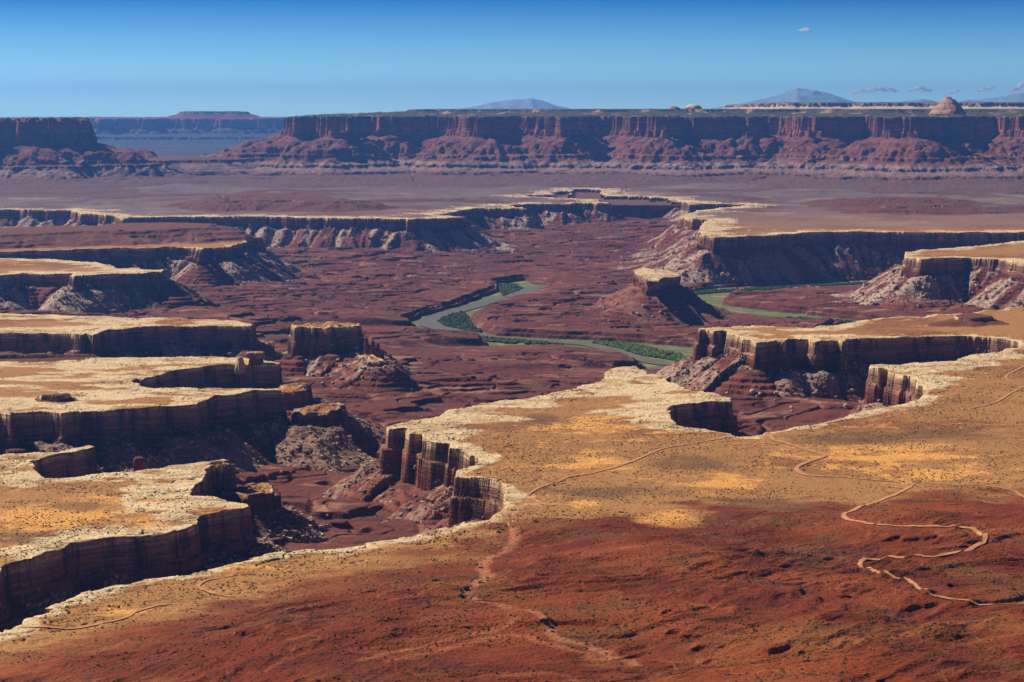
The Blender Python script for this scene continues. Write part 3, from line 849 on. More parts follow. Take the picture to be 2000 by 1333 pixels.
RIM_COLS = [(0.0, (0.16, 0.046, 0.028)), (0.50, (0.20, 0.058, 0.034)), (0.62, (0.12, 0.036, 0.024)), (0.70, (0.23, 0.082, 0.048)), (0.76, (0.27, 0.125, 0.072)), (0.90, (0.30, 0.155, 0.088)), (0.97, (0.60, 0.42, 0.23))]
M_RIM = ground_material("canyon_rock", RIM_COLS, (H - 110, H + 2))
M_TURK = ground_material("butte_rock", [(0.0, (0.15, 0.043, 0.027)), (0.6, (0.18, 0.050, 0.030)), (1.0, (0.20, 0.062, 0.038))], (-600, -470))
M_MESA = ground_material("mesa_sandstone", [(0.0, (0.22, 0.08, 0.05)), (0.40, (0.20, 0.070, 0.042)), (0.55, (0.25, 0.088, 0.045)), (0.72, (0.34, 0.135, 0.065)), (0.86, (0.24, 0.085, 0.045)), (0.93, (0.17, 0.065, 0.04)), (1.0, (0.22, 0.10, 0.06))], (-330, -30), scale=0.3, streaks=0.4)
M_FAR = ground_material("distant_rock", [(0.0, (0.22, 0.09, 0.06)), (0.5, (0.30, 0.14, 0.08)), (1.0, (0.40, 0.26, 0.18))], (-300, 60), scale=0.2, streaks=0.3)

# ------------------------------------------------------------------ split the sampled ground into its landforms
def link(o):
    COL.objects.link(o)
    return o

def props(o, label=None, cat=None, group=None, kind=None):
    if label: o["label"] = label
    if cat: o["category"] = cat
    if group: o["group"] = group
    if kind: o["kind"] = kind
    return o

VERTS = np.stack([VX, VY, VZ], axis=-1).astype(np.float32)
VCOL = np.concatenate([VC, np.ones((NV, 1), np.float32)], axis=1)
QUADS = TRIS

def mesh_from(name, faces, material, smooth=True):
    used, inv = np.unique(faces, return_inverse=True)
    inv = inv.reshape(-1, 3)
    me = bpy.data.meshes.new(name)
    me.vertices.add(len(used)); me.vertices.foreach_set("co", VERTS[used].ravel())
    me.loops.add(inv.size); me.loops.foreach_set("vertex_index", inv.ravel().astype(np.int32))
    me.polygons.add(len(inv))
    me.polygons.foreach_set("loop_start", np.arange(0, inv.size, 3, dtype=np.int32))
    me.polygons.foreach_set("use_smooth", np.full(len(inv), smooth))
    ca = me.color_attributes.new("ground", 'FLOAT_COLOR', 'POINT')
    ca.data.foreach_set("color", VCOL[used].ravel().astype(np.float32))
    me.update(calc_edges=True)
    me.materials.append(material)
    return link(bpy.data.objects.new(name, me))

# landform code per vertex
code = np.zeros(VX.shape, np.int32)                      # 0: canyon floor
rimv = (VCL >= 1)
code = np.where(rimv, 100 + VID, code)
code = np.where((VCL == 1) & (VID == 0) & (VRED > 0.25), 50, code)
code = np.where((VCL == 3), 60, code)
code = np.where(VME >= 0, 200 + VME, code)
code = np.where((VME == 6) | (VME == 5), 205, code)
code = np.where(VME >= 20, 220, code)
fc = code[TRIS[:, 0]]

def take_faces(sel):
    return QUADS[sel]

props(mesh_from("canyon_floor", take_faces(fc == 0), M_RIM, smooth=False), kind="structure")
props(mesh_from("red_hills", take_faces(fc == 50), M_RIM), kind="structure")
for pid in (0, 1, 2, 3, 4, 5, 6, 7):
    sel = fc == 100 + pid
    if pid == 2:
        sel |= fc == 60
    if sel.any():
        props(mesh_from("bench_land", take_faces(sel), M_RIM), kind="structure")
sel = (fc >= 110) & (fc <= 113)
props(mesh_from("ledge_land", take_faces(sel), M_RIM), kind="structure")
if (fc == 205).any():
    props(mesh_from("stepped_land", take_faces(fc == 205), M_MESA), kind="structure")
if (fc == 220).any():
    props(mesh_from("mountains", take_faces(fc == 220), M_FAR), kind="structure")

def thing_from(name, sel_parts, label, cat, material, group=None):
    """a landform that stands by itself: its largest piece is the thing, the others its parts"""
    root = bpy.data.objects.new(name, None); link(root)
    props(root, label, cat, group)
    f = np.concatenate([QUADS[s] for _, s in sel_parts])
    vv = VERTS[np.unique(f)]
    root.location = (float(vv[:, 0].mean()), float(vv[:, 1].mean()), float(vv[:, 2].min()))
    bpy.context.view_layer.update()
    for pn, s in sel_parts:
        if s.any():
            o = mesh_from(pn, QUADS[s], material)
            o.parent = root
            o.matrix_parent_inverse = root.matrix_world.inverted()
    return root

vz_f = VZ[TRIS[:, 0]]
for pid, name, label in ((BUTTE_ID, "butte", "dark block-shaped butte with pinnacles standing alone on the canyon floor"),
                         (TURK_ID, "butte", "pale flat-capped butte on a red cone of talus inside the river bend")):
    s = fc == 100 + pid
    zc = R_TOP[pid] - R_CAP[pid] - 4
    if pid == BUTTE_ID:
        thing_from(name, [("cap_rock", s & (vz_f > zc)), ("talus_slope", s & (vz_f <= zc))], label, "butte", M_RIM)
    else:
        turk = thing_from(name, [("red_neck", s & (vz_f > -520)), ("talus_slope", s & (vz_f <= -520))], label, "butte", M_TURK)
for mi, label, zc, mtl in ((0, "long red cliff-walled mesa stretching along the skyline above the plain", -185, M_MESA),
                      (1, "dark flat-topped mesa with a ragged crest at the left frame edge", -205, M_MESA),
                      (2, "hazy blue mesa with a raised table on top, far off in the gap", -250, M_FAR)):
    s = fc == 200 + mi
    thing_from("mesa", [("cliff_top", s & (vz_f > zc)), ("talus_slope", s & (vz_f <= zc))], label, "mesa", mtl)
for di, (nm, label, cat) in enumerate([("rock_dome", "tall buff sandstone dome rising above the mesa skyline", "rock dome"), ("rock_dome", "low white rounded dome on the mesa top", "rock dome"),
                      ("rock_dome", "small reddish knob beside the white dome on the mesa top", "rock dome"), ("rock_table", "little flat dark table on the long mesa's low skyline", "rock")]):
    s = fc == 210 + di
    if s.any():
        o = mesh_from(nm, QUADS[s], M_FAR)
        props(o, label, cat)
for ti, label in ((0, None),):
    pass
sel = (fc == 60) & False

# ------------------------------------------------------------------ river, track, plants, loose rock
def raw_mesh(name, V, F, material, colors=None, smooth=False):
    V = np.asarray(V, np.float32); F = np.asarray(F, np.int32)
    k = F.shape[1]
    me = bpy.data.meshes.new(name)
    me.vertices.add(len(V)); me.vertices.foreach_set("co", V.ravel())
    me.loops.add(F.size); me.loops.foreach_set("vertex_index", F.ravel())
    me.polygons.add(len(F)); me.polygons.foreach_set("loop_start", np.arange(0, F.size, k, dtype=np.int32))
    me.polygons.foreach_set("use_smooth", np.full(len(F), smooth))
    if colors is not None:
        ca = me.color_attributes.new("ground", 'FLOAT_COLOR', 'POINT')
        ca.data.foreach_set("color", np.concatenate([colors, np.ones((len(V), 1))], axis=1).astype(np.float32).ravel())
    me.update(calc_edges=True)
    if material: me.materials.append(material)
    return link(bpy.data.objects.new(name, me))

def tint_material(name, rough=0.9):
    m, nt, bs = mat(name)
    at = nt.nodes.new("ShaderNodeVertexColor"); at.layer_name = "ground"
    geo = nt.nodes.new("ShaderNodeNewGeometry")
    gn = nt.nodes.new("ShaderNodeTexNoise"); gn.inputs["Scale"].default_value = 0.4; gn.inputs["Detail"].default_value = 4
    nt.links.new(geo.outputs["Position"], gn.inputs["Vector"])
    gr = nt.nodes.new("ShaderNodeMapRange"); gr.inputs[1].default_value = 0.3; gr.inputs[2].default_value = 0.7; gr.inputs[3].default_value = 0.7; gr.inputs[4].default_value = 1.3
    nt.links.new(gn.outputs["Fac"], gr.inputs[0])
    mg = nt.nodes.new("ShaderNodeMix"); mg.data_type = 'RGBA'; mg.blend_type = 'MULTIPLY'; mg.inputs[0].default_value = 1
    nt.links.new(at.outputs["Color"], mg.inputs[6]); nt.links.new(gr.outputs[0], mg.inputs[7])
    nt.links.new(mg.outputs[2], bs.inputs["Base Color"])
    bs.inputs["Roughness"].default_value = rough
    return m

def dense(P, step):
    out = [P[0]]
    for a, b in zip(P[:-1], P[1:]):
        n = max(1, int(np.hypot(*(b - a)) / step))
        for k in range(1, n + 1):
            out.append(a + (b - a) * k / n)
    return np.array(out)

def smooth_line(P, it=2):
    for _ in range(it):
        Q = [P[0]]
        for a, b in zip(P[:-1], P[1:]):
            Q += [a * 0.75 + b * 0.25, a * 0.25 + b * 0.75]
        Q.append(P[-1]); P = np.array(Q)
    return P

def ribbon(P, half, nacross=5, wob=0.0, seed=0):
    T = np.gradient(P, axis=0); T /= np.maximum(np.linalg.norm(T, axis=1, keepdims=True), 1e-6)
    Nn = np.stack([-T[:, 1], T[:, 0]], axis=1)
    half = np.broadcast_to(half, (len(P),))
    u = np.linspace(-1, 1, nacross)
    w = half[:, None] * (1 + wob * fbm(np.arange(len(P))[:, None] / 6.0 + 0 * u[None, :], np.sign(u)[None, :] * 3.3 + np.zeros((len(P), 1)), 2, 300 + seed))
    pts = P[:, None, :] + Nn[:, None, :] * (w * u[None, :])[..., None]
    n = len(P)
    idx = np.arange(n * nacross).reshape(n, nacross)
    F = np.stack([idx[:-1, :-1], idx[1:, :-1], idx[1:, 1:], idx[:-1, 1:]], axis=-1).reshape(-1, 4)
    return pts.reshape(-1, 2), F

m_water, nt, bs = mat("river_water")
bs.inputs["Base Color"].default_value = (0.175, 0.155, 0.075, 1)
bs.inputs["Roughness"].default_value = 0.30
bs.inputs["Specular IOR Level"].default_value = 0.12
tn = nt.nodes.new("ShaderNodeTexNoise"); tn.inputs["Scale"].default_value = 0.03
tg = nt.nodes.new("ShaderNodeNewGeometry"); nt.links.new(tg.outputs["Position"], tn.inputs["Vector"])
tb = nt.nodes.new("ShaderNodeBump"); tb.inputs["Strength"].default_value = 0.12; tb.inputs["Distance"].default_value = 1.0
nt.links.new(tn.outputs["Fac"], tb.inputs["Height"]); nt.links.new(tb.outputs[0], bs.inputs["Normal"])
RIVER = px_poly([(1090,558),(1062,561),(1040,565),(1012,575),(968,587.5),(920,600),(875,612),(840,625),(832,632),(852,640),(890,648),(930,655.5),(980,660),(1040,665.5),(1100,669.5),(1150,674.5),(1185,682),(1215,691),(1260,706),(1320,716),(1400,716),(1560,684),(1700,641)], ZR)
RP = dense(smooth_line(RIVER, 3), 20)
V2, F2 = ribbon(RP, np.interp(np.linspace(0, 1, len(RP)), [0, 0.25, 0.5, 0.6, 1], [30, 33, 28, 24, 20]), 5, 0.25)
props(raw_mesh("river", np.concatenate([V2, np.full((len(V2), 1), ZR + 2.2)], axis=1), F2, m_water), kind="structure")

# the unpaved track
m_road, nt, bs = mat("track_dust")
tn = nt.nodes.new("ShaderNodeTexNoise"); tn.inputs["Scale"].default_value = 0.12; tn.inputs["Detail"].default_value = 5
tg = nt.nodes.new("ShaderNodeNewGeometry"); nt.links.new(tg.outputs["Position"], tn.inputs["Vector"])
tr = nt.nodes.new("ShaderNodeValToRGB")
tr.color_ramp.elements[0].position = 0.3; tr.color_ramp.elements[0].color = (0.40, 0.17, 0.075, 1)
tr.color_ramp.elements[1].position = 0.7; tr.color_ramp.elements[1].color = (0.56, 0.28, 0.135, 1)
nt.links.new(tn.outputs["Fac"], tr.inputs[0]); nt.links.new(tr.outputs[0], bs.inputs["Base Color"])
ROADS = [
 ([(1472,852),(1492,855),(1540,868),(1580,880),(1616,890),(1600,897),(1568,906),(1554,916),(1564,927),(1588,931),(1620,932)], 4.5),
 ([(1588,930),(1660,934),(1780,945)], 2.6),
 ([(1780,945),(1840,946),(1960,954),(1996,968),(2040,980)], 2.6),
 ([(1786,946),(1760,964),(1720,978),(1672,994),(1646,1006),(1652,1014),(1664,1019),(1690,1024),(1720,1026)], 4.0),
 ([(1712,1026),(1780,1029),(1880,1031),(1912,1038),(1928,1054),(1904,1068),(1868,1081),(1835,1088),(1800,1090)], 3.6),
 ([(1814,1089),(1720,1092),(1672,1096),(1696,1112),(1732,1122),(1776,1132),(1792,1150),(1812,1164),(1848,1170),(1896,1175),(2000,1179),(2060,1182)], 3.0),
 ([(1450,853),(1392,861),(1300,874),(1268,888),(1236,902),(1200,916),(1120,930),(1080,944),(1040,960),(1030,968),(1044,978),(1060,987)], 3.0),
 ([(456,1126),(400,1134),(384,1146),(400,1156),(432,1164),(460,1167)], 3.0),
 ([(336,1180),(272,1192),(240,1212),(180,1224),(100,1229),(40,1228)], 2.6),
 ([(2040,700),(1996,718),(1976,728),(1960,740),(1985,752)], 3.0),
 ([(2010,752),(1980,765),(1940,790),(1890,800)], 3.0),
]
rv, rf, off = [], [], 0
ROAD_PTS = []
for k, (pts, hw) in enumerate(ROADS):
    P = dense(smooth_line(drape(pts), 2), 5.0)
    ROAD_PTS.append(P)
    taper = np.minimum(1, np.minimum(np.arange(len(P)), np.arange(len(P))[::-1]) / 6.0 + 0.35)
    v, f = ribbon(P, 0.68 * hw * taper, 5, 0.5, k)
    z, _, _ = ground_z(v[:, 0], v[:, 1])
    z = z.reshape(-1, 5)
    z = np.maximum(z, z.mean(axis=1, keepdims=True) - 0.4) + 0.8
    rv.append(np.concatenate([v, z.reshape(-1, 1)], axis=1)); rf.append(f + off); off += len(v)
props(raw_mesh("dirt_road", np.concatenate(rv), np.concatenate(rf), m_road), kind="structure")

# scrub: thousands of knee-high to head-high bushes nobody could count
def scatter_domes(P, rad, hgt, colors, sides=5, seed=1):
    g = np.random.default_rng(seed)
    n = len(P)
    a = (np.arange(sides) / sides * 2 * np.pi)[None, :] + g.random((n, 1)) * 6.28
    rr = rad[:, None] * (0.75 + 0.5 * g.random((n, sides)))
    low = np.stack([P[:, None, 0] + rr * np.cos(a) * 0.7, P[:, None, 1] + rr * np.sin(a) * 0.7, np.broadcast_to(P[:, None, 2] - 0.3 * hgt[:, None], rr.shape)], axis=-1)
    mid = np.stack([P[:, None, 0] + rr * np.cos(a + 0.4), P[:, None, 1] + rr * np.sin(a + 0.4), P[:, None, 2] + hgt[:, None] * (0.4 + 0.25 * g.random((n, sides)))], axis=-1)
    top = np.stack([P[:, 0] + 0.2 * rad * g.normal(size=n), P[:, 1], P[:, 2] + hgt], axis=-1)[:, None, :]
    V = np.concatenate([low, mid, top], axis=1)
    m = 2 * sides + 1
    base = (np.arange(n) * m)[:, None]
    F = []
    for k in range(sides):
        k2 = (k + 1) % sides
        F += [[k, k2, sides + k], [k2, sides + k2, sides + k], [sides + k, sides + k2, 2 * sides]]
    F = (base[:, :, None] + np.array(F)[None]).reshape(-1, 3)
    C = np.repeat(colors, m, axis=0)
    return V.reshape(-1, 3), F, C

def polar_pick(n, r0, r1, a=15.6):
    g = RNG
    r = np.sqrt(r0 * r0 + (r1 * r1 - r0 * r0) * g.random(n))
    t = np.radians((g.random(n) * 2 - 1) * a)
    return np.sin(t) * r, np.cos(t) * r

x, y = polar_pick(300000, 1230, 3700)
z, gi, gj = ground_z(x, y)
keep = (CLg[gi, gj] == 1) & (Dg[gi, gj] < -8) & np.isin(IDg[gi, gj], (0, 6, 7, 5))
dens = 0.40 + 1.1 * fbm(x / 140, y / 90, 4, 401) + 0.5 * fbm(x / 25, y / 25, 2, 403)
pxs, pys = to_px(x, y, z)
whiteish = np.exp(-((pxs - 980) / 230) ** 2 - ((pys - 800) / 30) ** 2) + np.exp(-((pxs - 1270) / 160) ** 2 - ((pys - 750) / 36) ** 2) + np.exp(-((pxs - 380) / 120) ** 2 - ((pys - 945) / 34) ** 2) + np.exp(-((pxs - 1500) / 220) ** 2 - ((pys - 652) / 18) ** 2) + (IDg[gi, gj] == 6) * 0.8
keep &= RNG.random(len(x)) < np.clip(dens - 0.7 * whiteish, 0.02, 0.9)
for P in ROAD_PTS:
    for q in P[::3]:
        keep &= (x - q[0]) ** 2 + (y - q[1]) ** 2 > 36
x, y, z = x[keep], y[keep], z[keep]
n = len(x)
rad = 0.30 + 0.95 * RNG.random(n) ** 4.5
cc = lerp(np.array([[0.05, 0.042, 0.020]]), np.array([[0.15, 0.10, 0.04]]), RNG.random((n, 1)))
v, f, c = scatter_domes(np.stack([x, y, z], 1), rad, rad * 0.95, cc)
M_SCRUB = tint_material("scrub_leaves")
props(raw_mesh("desert_shrubbery", v, f, M_SCRUB, c), kind="stuff")
print("scrub", n)

# green thickets on the river flat
BANDS = [([(848,624),(875,614),(902,611),(915,622),(925,640),(944,650),(920,652),(875,642)], 900, 0),
 ([(932,659),(959,662),(1030,666),(1100,671.5),(1100,675),(1010,673),(950,668)], 420, 1),
 ([(1150,668),(1210,671),(1270,681),(1330,695),(1350,712),(1300,702),(1255,696),(1195,681)], 1100, 2),
 ([(1352,572),(1400,568),(1470,564.5),(1560,559.5),(1640,555.5),(1715,551),(1715,554),(1640,558.5),(1560,563),(1470,569),(1400,573),(1355,577)], 1300, 0),
 ([(976,556),(1004,556),(1020,564),(1010,571),(984,581),(974,566)], 420, 1),
 ([(1535,621),(1600,624),(1670,630),(1660,633),(1600,629)], 200, 1)]
tp, trad, tcol = [], [], []
for poly, cnt, tone in BANDS:
    W = px_poly(poly, ZR)
    lo, hi = W.min(0), W.max(0)
    q = lo + (hi - lo) * RNG.random((cnt * 14, 2))
    inside = np.zeros(len(q), bool)
    for a, b in zip(W, np.roll(W, -1, axis=0)):
        cnd = (a[1] > q[:, 1]) != (b[1] > q[:, 1])
        with np.errstate(divide='ignore', invalid='ignore'):
            xx = a[0] + (q[:, 1] - a[1]) / (b[1] - a[1]) * (b[0] - a[0])
        inside ^= cnd & (q[:, 0] < xx)
    q = q[inside & (fbm(q[:, 0] / 60, q[:, 1] / 60, 3, 411) > -0.35)][:cnt * 2]
    dr = np.full(len(q), 1e9)
    for p in RP[::2]:
        dr = np.minimum(dr, (q[:, 0] - p[0]) ** 2 + (q[:, 1] - p[1]) ** 2)
    q = q[dr > 30 ** 2]
    tp.append(q); trad.append(2.0 + 4.0 * RNG.random(len(q)) ** 2)
    tone_c = [((0.020, 0.045, 0.018), (0.055, 0.085, 0.03)), ((0.03, 0.06, 0.02), (0.09, 0.115, 0.04)), ((0.045, 0.085, 0.02), (0.12, 0.15, 0.04))][tone]
    tcol.append(lerp(np.array([tone_c[0]]), np.array([tone_c[1]]), RNG.random((len(q), 1))))
q = np.concatenate(tp); rad = np.concatenate(trad); cc = np.concatenate(tcol)
v, f, c = scatter_domes(np.concatenate([q, np.full((len(q), 1), ZR + 0.5)], 1), rad, rad * 1.25, cc, 6, 5)
props(raw_mesh("riverside_vegetation", v, f, tint_material("thicket_leaves"), c), kind="stuff")

# rubble on the talus
def scatter_blocks(P, size, colors, seed):
    g = np.random.default_rng(seed)
    n = len(P)
    cube = np.array([(-1, -1, -1), (1, -1, -1), (1, 1, -1), (-1, 1, -1), (-1, -1, 1), (1, -1, 1), (1, 1, 1), (-1, 1, 1)], float)
    V = cube[None] * (0.5 * size)[:, None, None] * (0.6 + 0.8 * g.random((n, 1, 3))) * np.array([1, 1, 0.75])
    V = V * (0.75 + 0.5 * g.random((n, 8, 1)))
    a = g.random(n) * 6.28; ca, sa = np.cos(a)[:, None], np.sin(a)[:, None]
    X = V[..., 0] * ca - V[..., 1] * sa; Y = V[..., 0] * sa + V[..., 1] * ca
    t = (g.random(n) - 0.5)[:, None]
    Zz = V[..., 2] + X * t
    V = np.stack([X + P[:, None, 0], Y + P[:, None, 1], Zz + P[:, None, 2]], -1)
    F = np.array([(0, 3, 2, 1), (4, 5, 6, 7), (0, 1, 5, 4), (1, 2, 6, 5), (2, 3, 7, 6), (3, 0, 4, 7)])
    F = ((np.arange(n) * 8)[:, None, None] + F[None]).reshape(-1, 4)
    return V.reshape(-1, 3), F, np.repeat(colors, 8, axis=0)

cand = np.nonzero((VCL == 2) & (VD > 9) & (VD < 190) & (VR < 9500) & (VZ > ZR + 25))[0]
wp = np.clip(VST[cand] + 0.12, 0.01, 0.5) * np.where(VID[cand] == TURK_ID, 0.15, 1.0)
wp = wp / wp.sum()
pick = RNG.choice(cand, size=min(22000, len(cand)), replace=False, p=wp)
sz = (1.4 + 6.0 * RNG.random(len(pick)) ** 4) * np.clip(VR[pick] / 4500, 0.7, 1.45)
cc = lerp(np.array([[0.24, 0.15, 0.105]]), np.array([[0.52, 0.41, 0.31]]), RNG.random((len(pick), 1)))
M_RUB = tint_material("talus_rubble")
v, f, c = scatter_blocks(np.stack([VX[pick], VY[pick], VZ[pick] + sz * 0.15], 1), sz, cc, 9)
props(raw_mesh("talus_rubble", v, f, M_RUB, c), kind="stuff")

# ------------------------------------------------------------------ single rocks, towers, bushes, clouds
def rock_mesh(profile, seed, nseg=22, rough=0.16, squash=1.0, block=0.0):
    """stacked noisy rings (height, radius) closed at the top: a weathered rock"""
    g = np.random.default_rng(seed)
    ph = g.random(4) * 6.28
    V, F = [], []
    for (h, r) in profile:
        for k in range(nseg):
            a = k / nseg * 2 * math.pi
            lob = 1 + rough * (math.sin(2 * a + ph[0]) * 0.6 + math.sin(3 * a + ph[1]) * 0.5 + math.sin(7 * a + ph[2] + h) * 0.35) + rough * 0.6 * g.normal()
            if block:
                c = max(abs(math.cos(a)), abs(math.sin(a)))
                lob *= (1 - block) + block / c
            V.append((r * lob * math.cos(a), r * lob * math.sin(a) * squash, h))
    m = len(profile)
    for i in range(m - 1):
        for k in range(nseg):
            k2 = (k + 1) % nseg
            F.append((i * nseg + k, i * nseg + k2, (i + 1) * nseg + k2, (i + 1) * nseg + k))
    V.append((0, 0, profile[-1][0] * 1.02 + 0.1))
    for k in range(nseg):
        F.append(((m - 1) * nseg + k, (m - 1) * nseg + (k + 1) % nseg, len(V) - 1))
    return V, F

def plain_mesh(name, V, F, material):
    me = bpy.data.meshes.new(name)
    me.from_pydata(V, [], F)
    me.materials.append(material)
    return link(bpy.data.objects.new(name, me))

def stone(name, c1, c2, zscale=0.5):
    m, nt, bs = mat(name)
    N, L = nt.nodes, nt.links
    g_ = N.new("ShaderNodeNewGeometry")
    mp = N.new("ShaderNodeMapping"); mp.inputs["Scale"].default_value = (0.08, 0.08, zscale)
    t = N.new("ShaderNodeTexNoise"); t.inputs["Scale"].default_value = 1; t.inputs["Detail"].default_value = 5
    r = N.new("ShaderNodeValToRGB")
    r.color_ramp.elements[0].position = 0.35; r.color_ramp.elements[0].color = (*c1, 1)
    r.color_ramp.elements[1].position = 0.65; r.color_ramp.elements[1].color = (*c2, 1)
    L.new(g_.outputs["Position"], mp.inputs["Vector"]); L.new(mp.outputs[0], t.inputs["Vector"]); L.new(t.outputs["Fac"], r.inputs[0]); L.new(r.outputs[0], bs.inputs["Base Color"])
    b = N.new("ShaderNodeBump"); b.inputs["Distance"].default_value = 1.5; L.new(t.outputs["Fac"], b.inputs["Height"]); L.new(b.outputs[0], bs.inputs["Normal"])
    return m
M_CAP = stone("pale_cap_stone", (0.40, 0.27, 0.15), (0.66, 0.48, 0.27))
M_SHAFT = stone("red_shale", (0.12, 0.038, 0.025), (0.24, 0.085, 0.052))
M_BROWN = stone("brown_cap_stone", (0.22, 0.11, 0.06), (0.42, 0.27, 0.15))
M_BOULDER = stone("boulder_stone", (0.34, 0.24, 0.165), (0.58, 0.46, 0.34))

def tower(px, y_top, y_foot, width_px, rng, label, shaft, cap, seed, cap_mat=M_CAP, block=0.0, squash=0.8):
    x, y = at_range(px, rng)
    zt, zf = z_at(y_top, rng), z_at(y_foot, rng)
    gz, _, _ = ground_z(np.array([x]), np.array([y]))
    zf = min(zf, float(gz[0])) - 2
    hh = zt - zf
    w = width_px / FPX * rng / 2
    root = link(bpy.data.objects.new("rock_tower", None))
    root.location = (x, y, zf)
    props(root, label, "rock tower", "weathered rock towers by the rims")
    V, F = rock_mesh([(f * hh, r * w) for f, r in shaft], seed, block=block, squash=squash)
    o = plain_mesh("shaft", V, F, M_SHAFT); o.parent = root
    if cap:
        V, F = rock_mesh([(f * hh, r * w) for f, r in cap], seed + 50, rough=0.12, block=block, squash=squash)
        o = plain_mesh("cap_rock", V, F, cap_mat); o.parent = root
    return root

SPIRE = [(0, 1.3), (0.2, 1.0), (0.45, 0.8), (0.6, 0.62), (0.8, 0.45), (0.95, 0.2), (1.0, 0.08)]
tower(492, 684, 706, 34, 3395, "broad mushroom-topped pale rock tower at the bench's far corner", [(0, .8), (.3, .72), (.5, .66), (.56, .7)], [(.5, .8), (.55, 1.0), (.7, .96), (.8, 1.02), (.95, .95), (1.0, .8)], 3, cap_mat=M_BROWN, block=0.5)
tower(461, 694, 707, 20, 3390, "low rounded rock between the mushroom tower and the bench top", [(0, 1.1), (.3, 1.0), (.5, .9)], [(.45, .9), (.6, 1.0), (.8, .9), (1.0, .5)], 5)
tower(346, 684, 697, 8, 3560, "thin dark pinnacle standing in the shadowed gap between two benches", SPIRE, None, 7)
tower(404, 685, 697, 14, 3560, "pointed pale-tipped cone in the shadowed gap between two benches", [(0, 1.6), (.3, 1.1), (.6, .6), (.75, .4)], [(.68, .5), (.8, .4), (.92, .22), (1, .06)], 9)
tower(378, 690, 698, 16, 3560, "low blunt red cone in the gap, between the pinnacle and the pointed cone", [(0, 1.5), (.4, 1.0), (.7, .6), (.9, .3), (1, .12)], None, 11)
tower(257, 886, 925, 24, 2480, "tall knob-headed rock tower below the dark cliff, beside scree cones", [(0, 1.5), (.3, 1.1), (.6, .95), (.8, .85), (.86, .8)], [(.8, .8), (.86, .95), (.95, .9), (.99, .8), (1, .6)], 13, cap_mat=M_SHAFT, block=0.5)
tower(175, 618, 634, 10, 4250, "tiny red hoodoo alone on a flat sandy bench top", [(0, 1.5), (.3, .9), (.6, .7), (.85, .8), (1, .4)], None, 17)
for k, (px_, yt, w_, lab) in enumerate([(712, 660, 12, "tallest of the red pinnacles beside the block-shaped butte"), (724, 664, 11, "second red pinnacle out from the block-shaped butte"), (734, 670, 11, "third red pinnacle out from the block-shaped butte"), (742, 682, 9, "outermost and lowest red pinnacle by the block-shaped butte")]):
    tower(px_, yt, 712, w_, 3900 - 10 * k, lab, [(0, 1.5), (.3, 1.15), (.6, .95), (.8, .8), (.92, .6), (1, .3)], None, 21 + k, block=0.3)

# the overhanging pale cap of the lone butte
def slab_cap():
    P = _cb
    c = P.mean(0)
    Q = dense(np.vstack([P, P[:1]]), 6.0)[:-1]
    n = len(Q)
    arc = np.arange(n)
    jag = fbm(arc / 5.0, arc * 0.0 + 3.0, 3, 601) * 0.07
    bl = BLK[(arc // 9) & 1023] * 0.06
    V, F = [], []
    rings = [(-494, 0.78), (-491, 0.86), (-487, 0.90), (-482, 0.92), (-476, 0.94), (-470, 0.94), (-467, 0.92), (-465.5, 0.89), (-464.5, 0.7), (-464, 0.42), (-464, 0.16)]
    for k, (z, f) in enumerate(rings):
        edge = 1.0 if k < 8 else 0.3
        for q, (g_, b_) in enumerate(zip(jag, bl)):
            w = f * (1 + (g_ + b_) * edge)
            x, y = c + (Q[q] - c) * w
            V.append((x, y, z + (1.4 * float(perlin(np.array([x / 22.0]), np.array([y / 30.0]), 603)[0]) if k > 5 else 0.6 * math.sin(q * 0.7 + k))))
    for k in range(len(rings) - 1):
        for q in range(n):
            q2 = (q + 1) % n
            F.append((k * n + q, k * n + q2, (k + 1) * n + q2, (k + 1) * n + q))
    F.append(tuple((len(rings) - 1) * n + q for q in range(n)))
    V.append((c[0], c[1], -463.6)); m = len(V) - 1; kk = (len(rings) - 1) * n
    F2_ = []
    for q in F[:-1]:
        F2_ += [q[:3], (q[0], q[2], q[3])]
    F2_ += [(kk + q, kk + (q + 1) % n, m) for q in range(n)]
    V = np.array(V)
    t = fbm(V[:, 0] / 30, V[:, 1] / 60, 3, 607)
    cc = lerp(np.array([[0.44, 0.30, 0.16]]), np.array([[0.66, 0.50, 0.31]]), np.clip(0.6 + t, 0, 1)[:, None])
    cc = np.where((np.abs(fbm(V[:, 0] / 40, V[:, 1] / 80, 2, 609)) < 0.06)[:, None], np.array([[0.2, 0.11, 0.06]]), cc)
    o = raw_mesh("cap_rock", V, F2_, ground_material("cap_stone", [(0.0, (0.20, 0.085, 0.05)), (0.4, (0.34, 0.18, 0.10)), (1.0, (0.44, 0.28, 0.16))], (-500, -464)), cc)
    o.parent = turk
    o.matrix_parent_inverse = turk.matrix_world.inverted()
slab_cap()

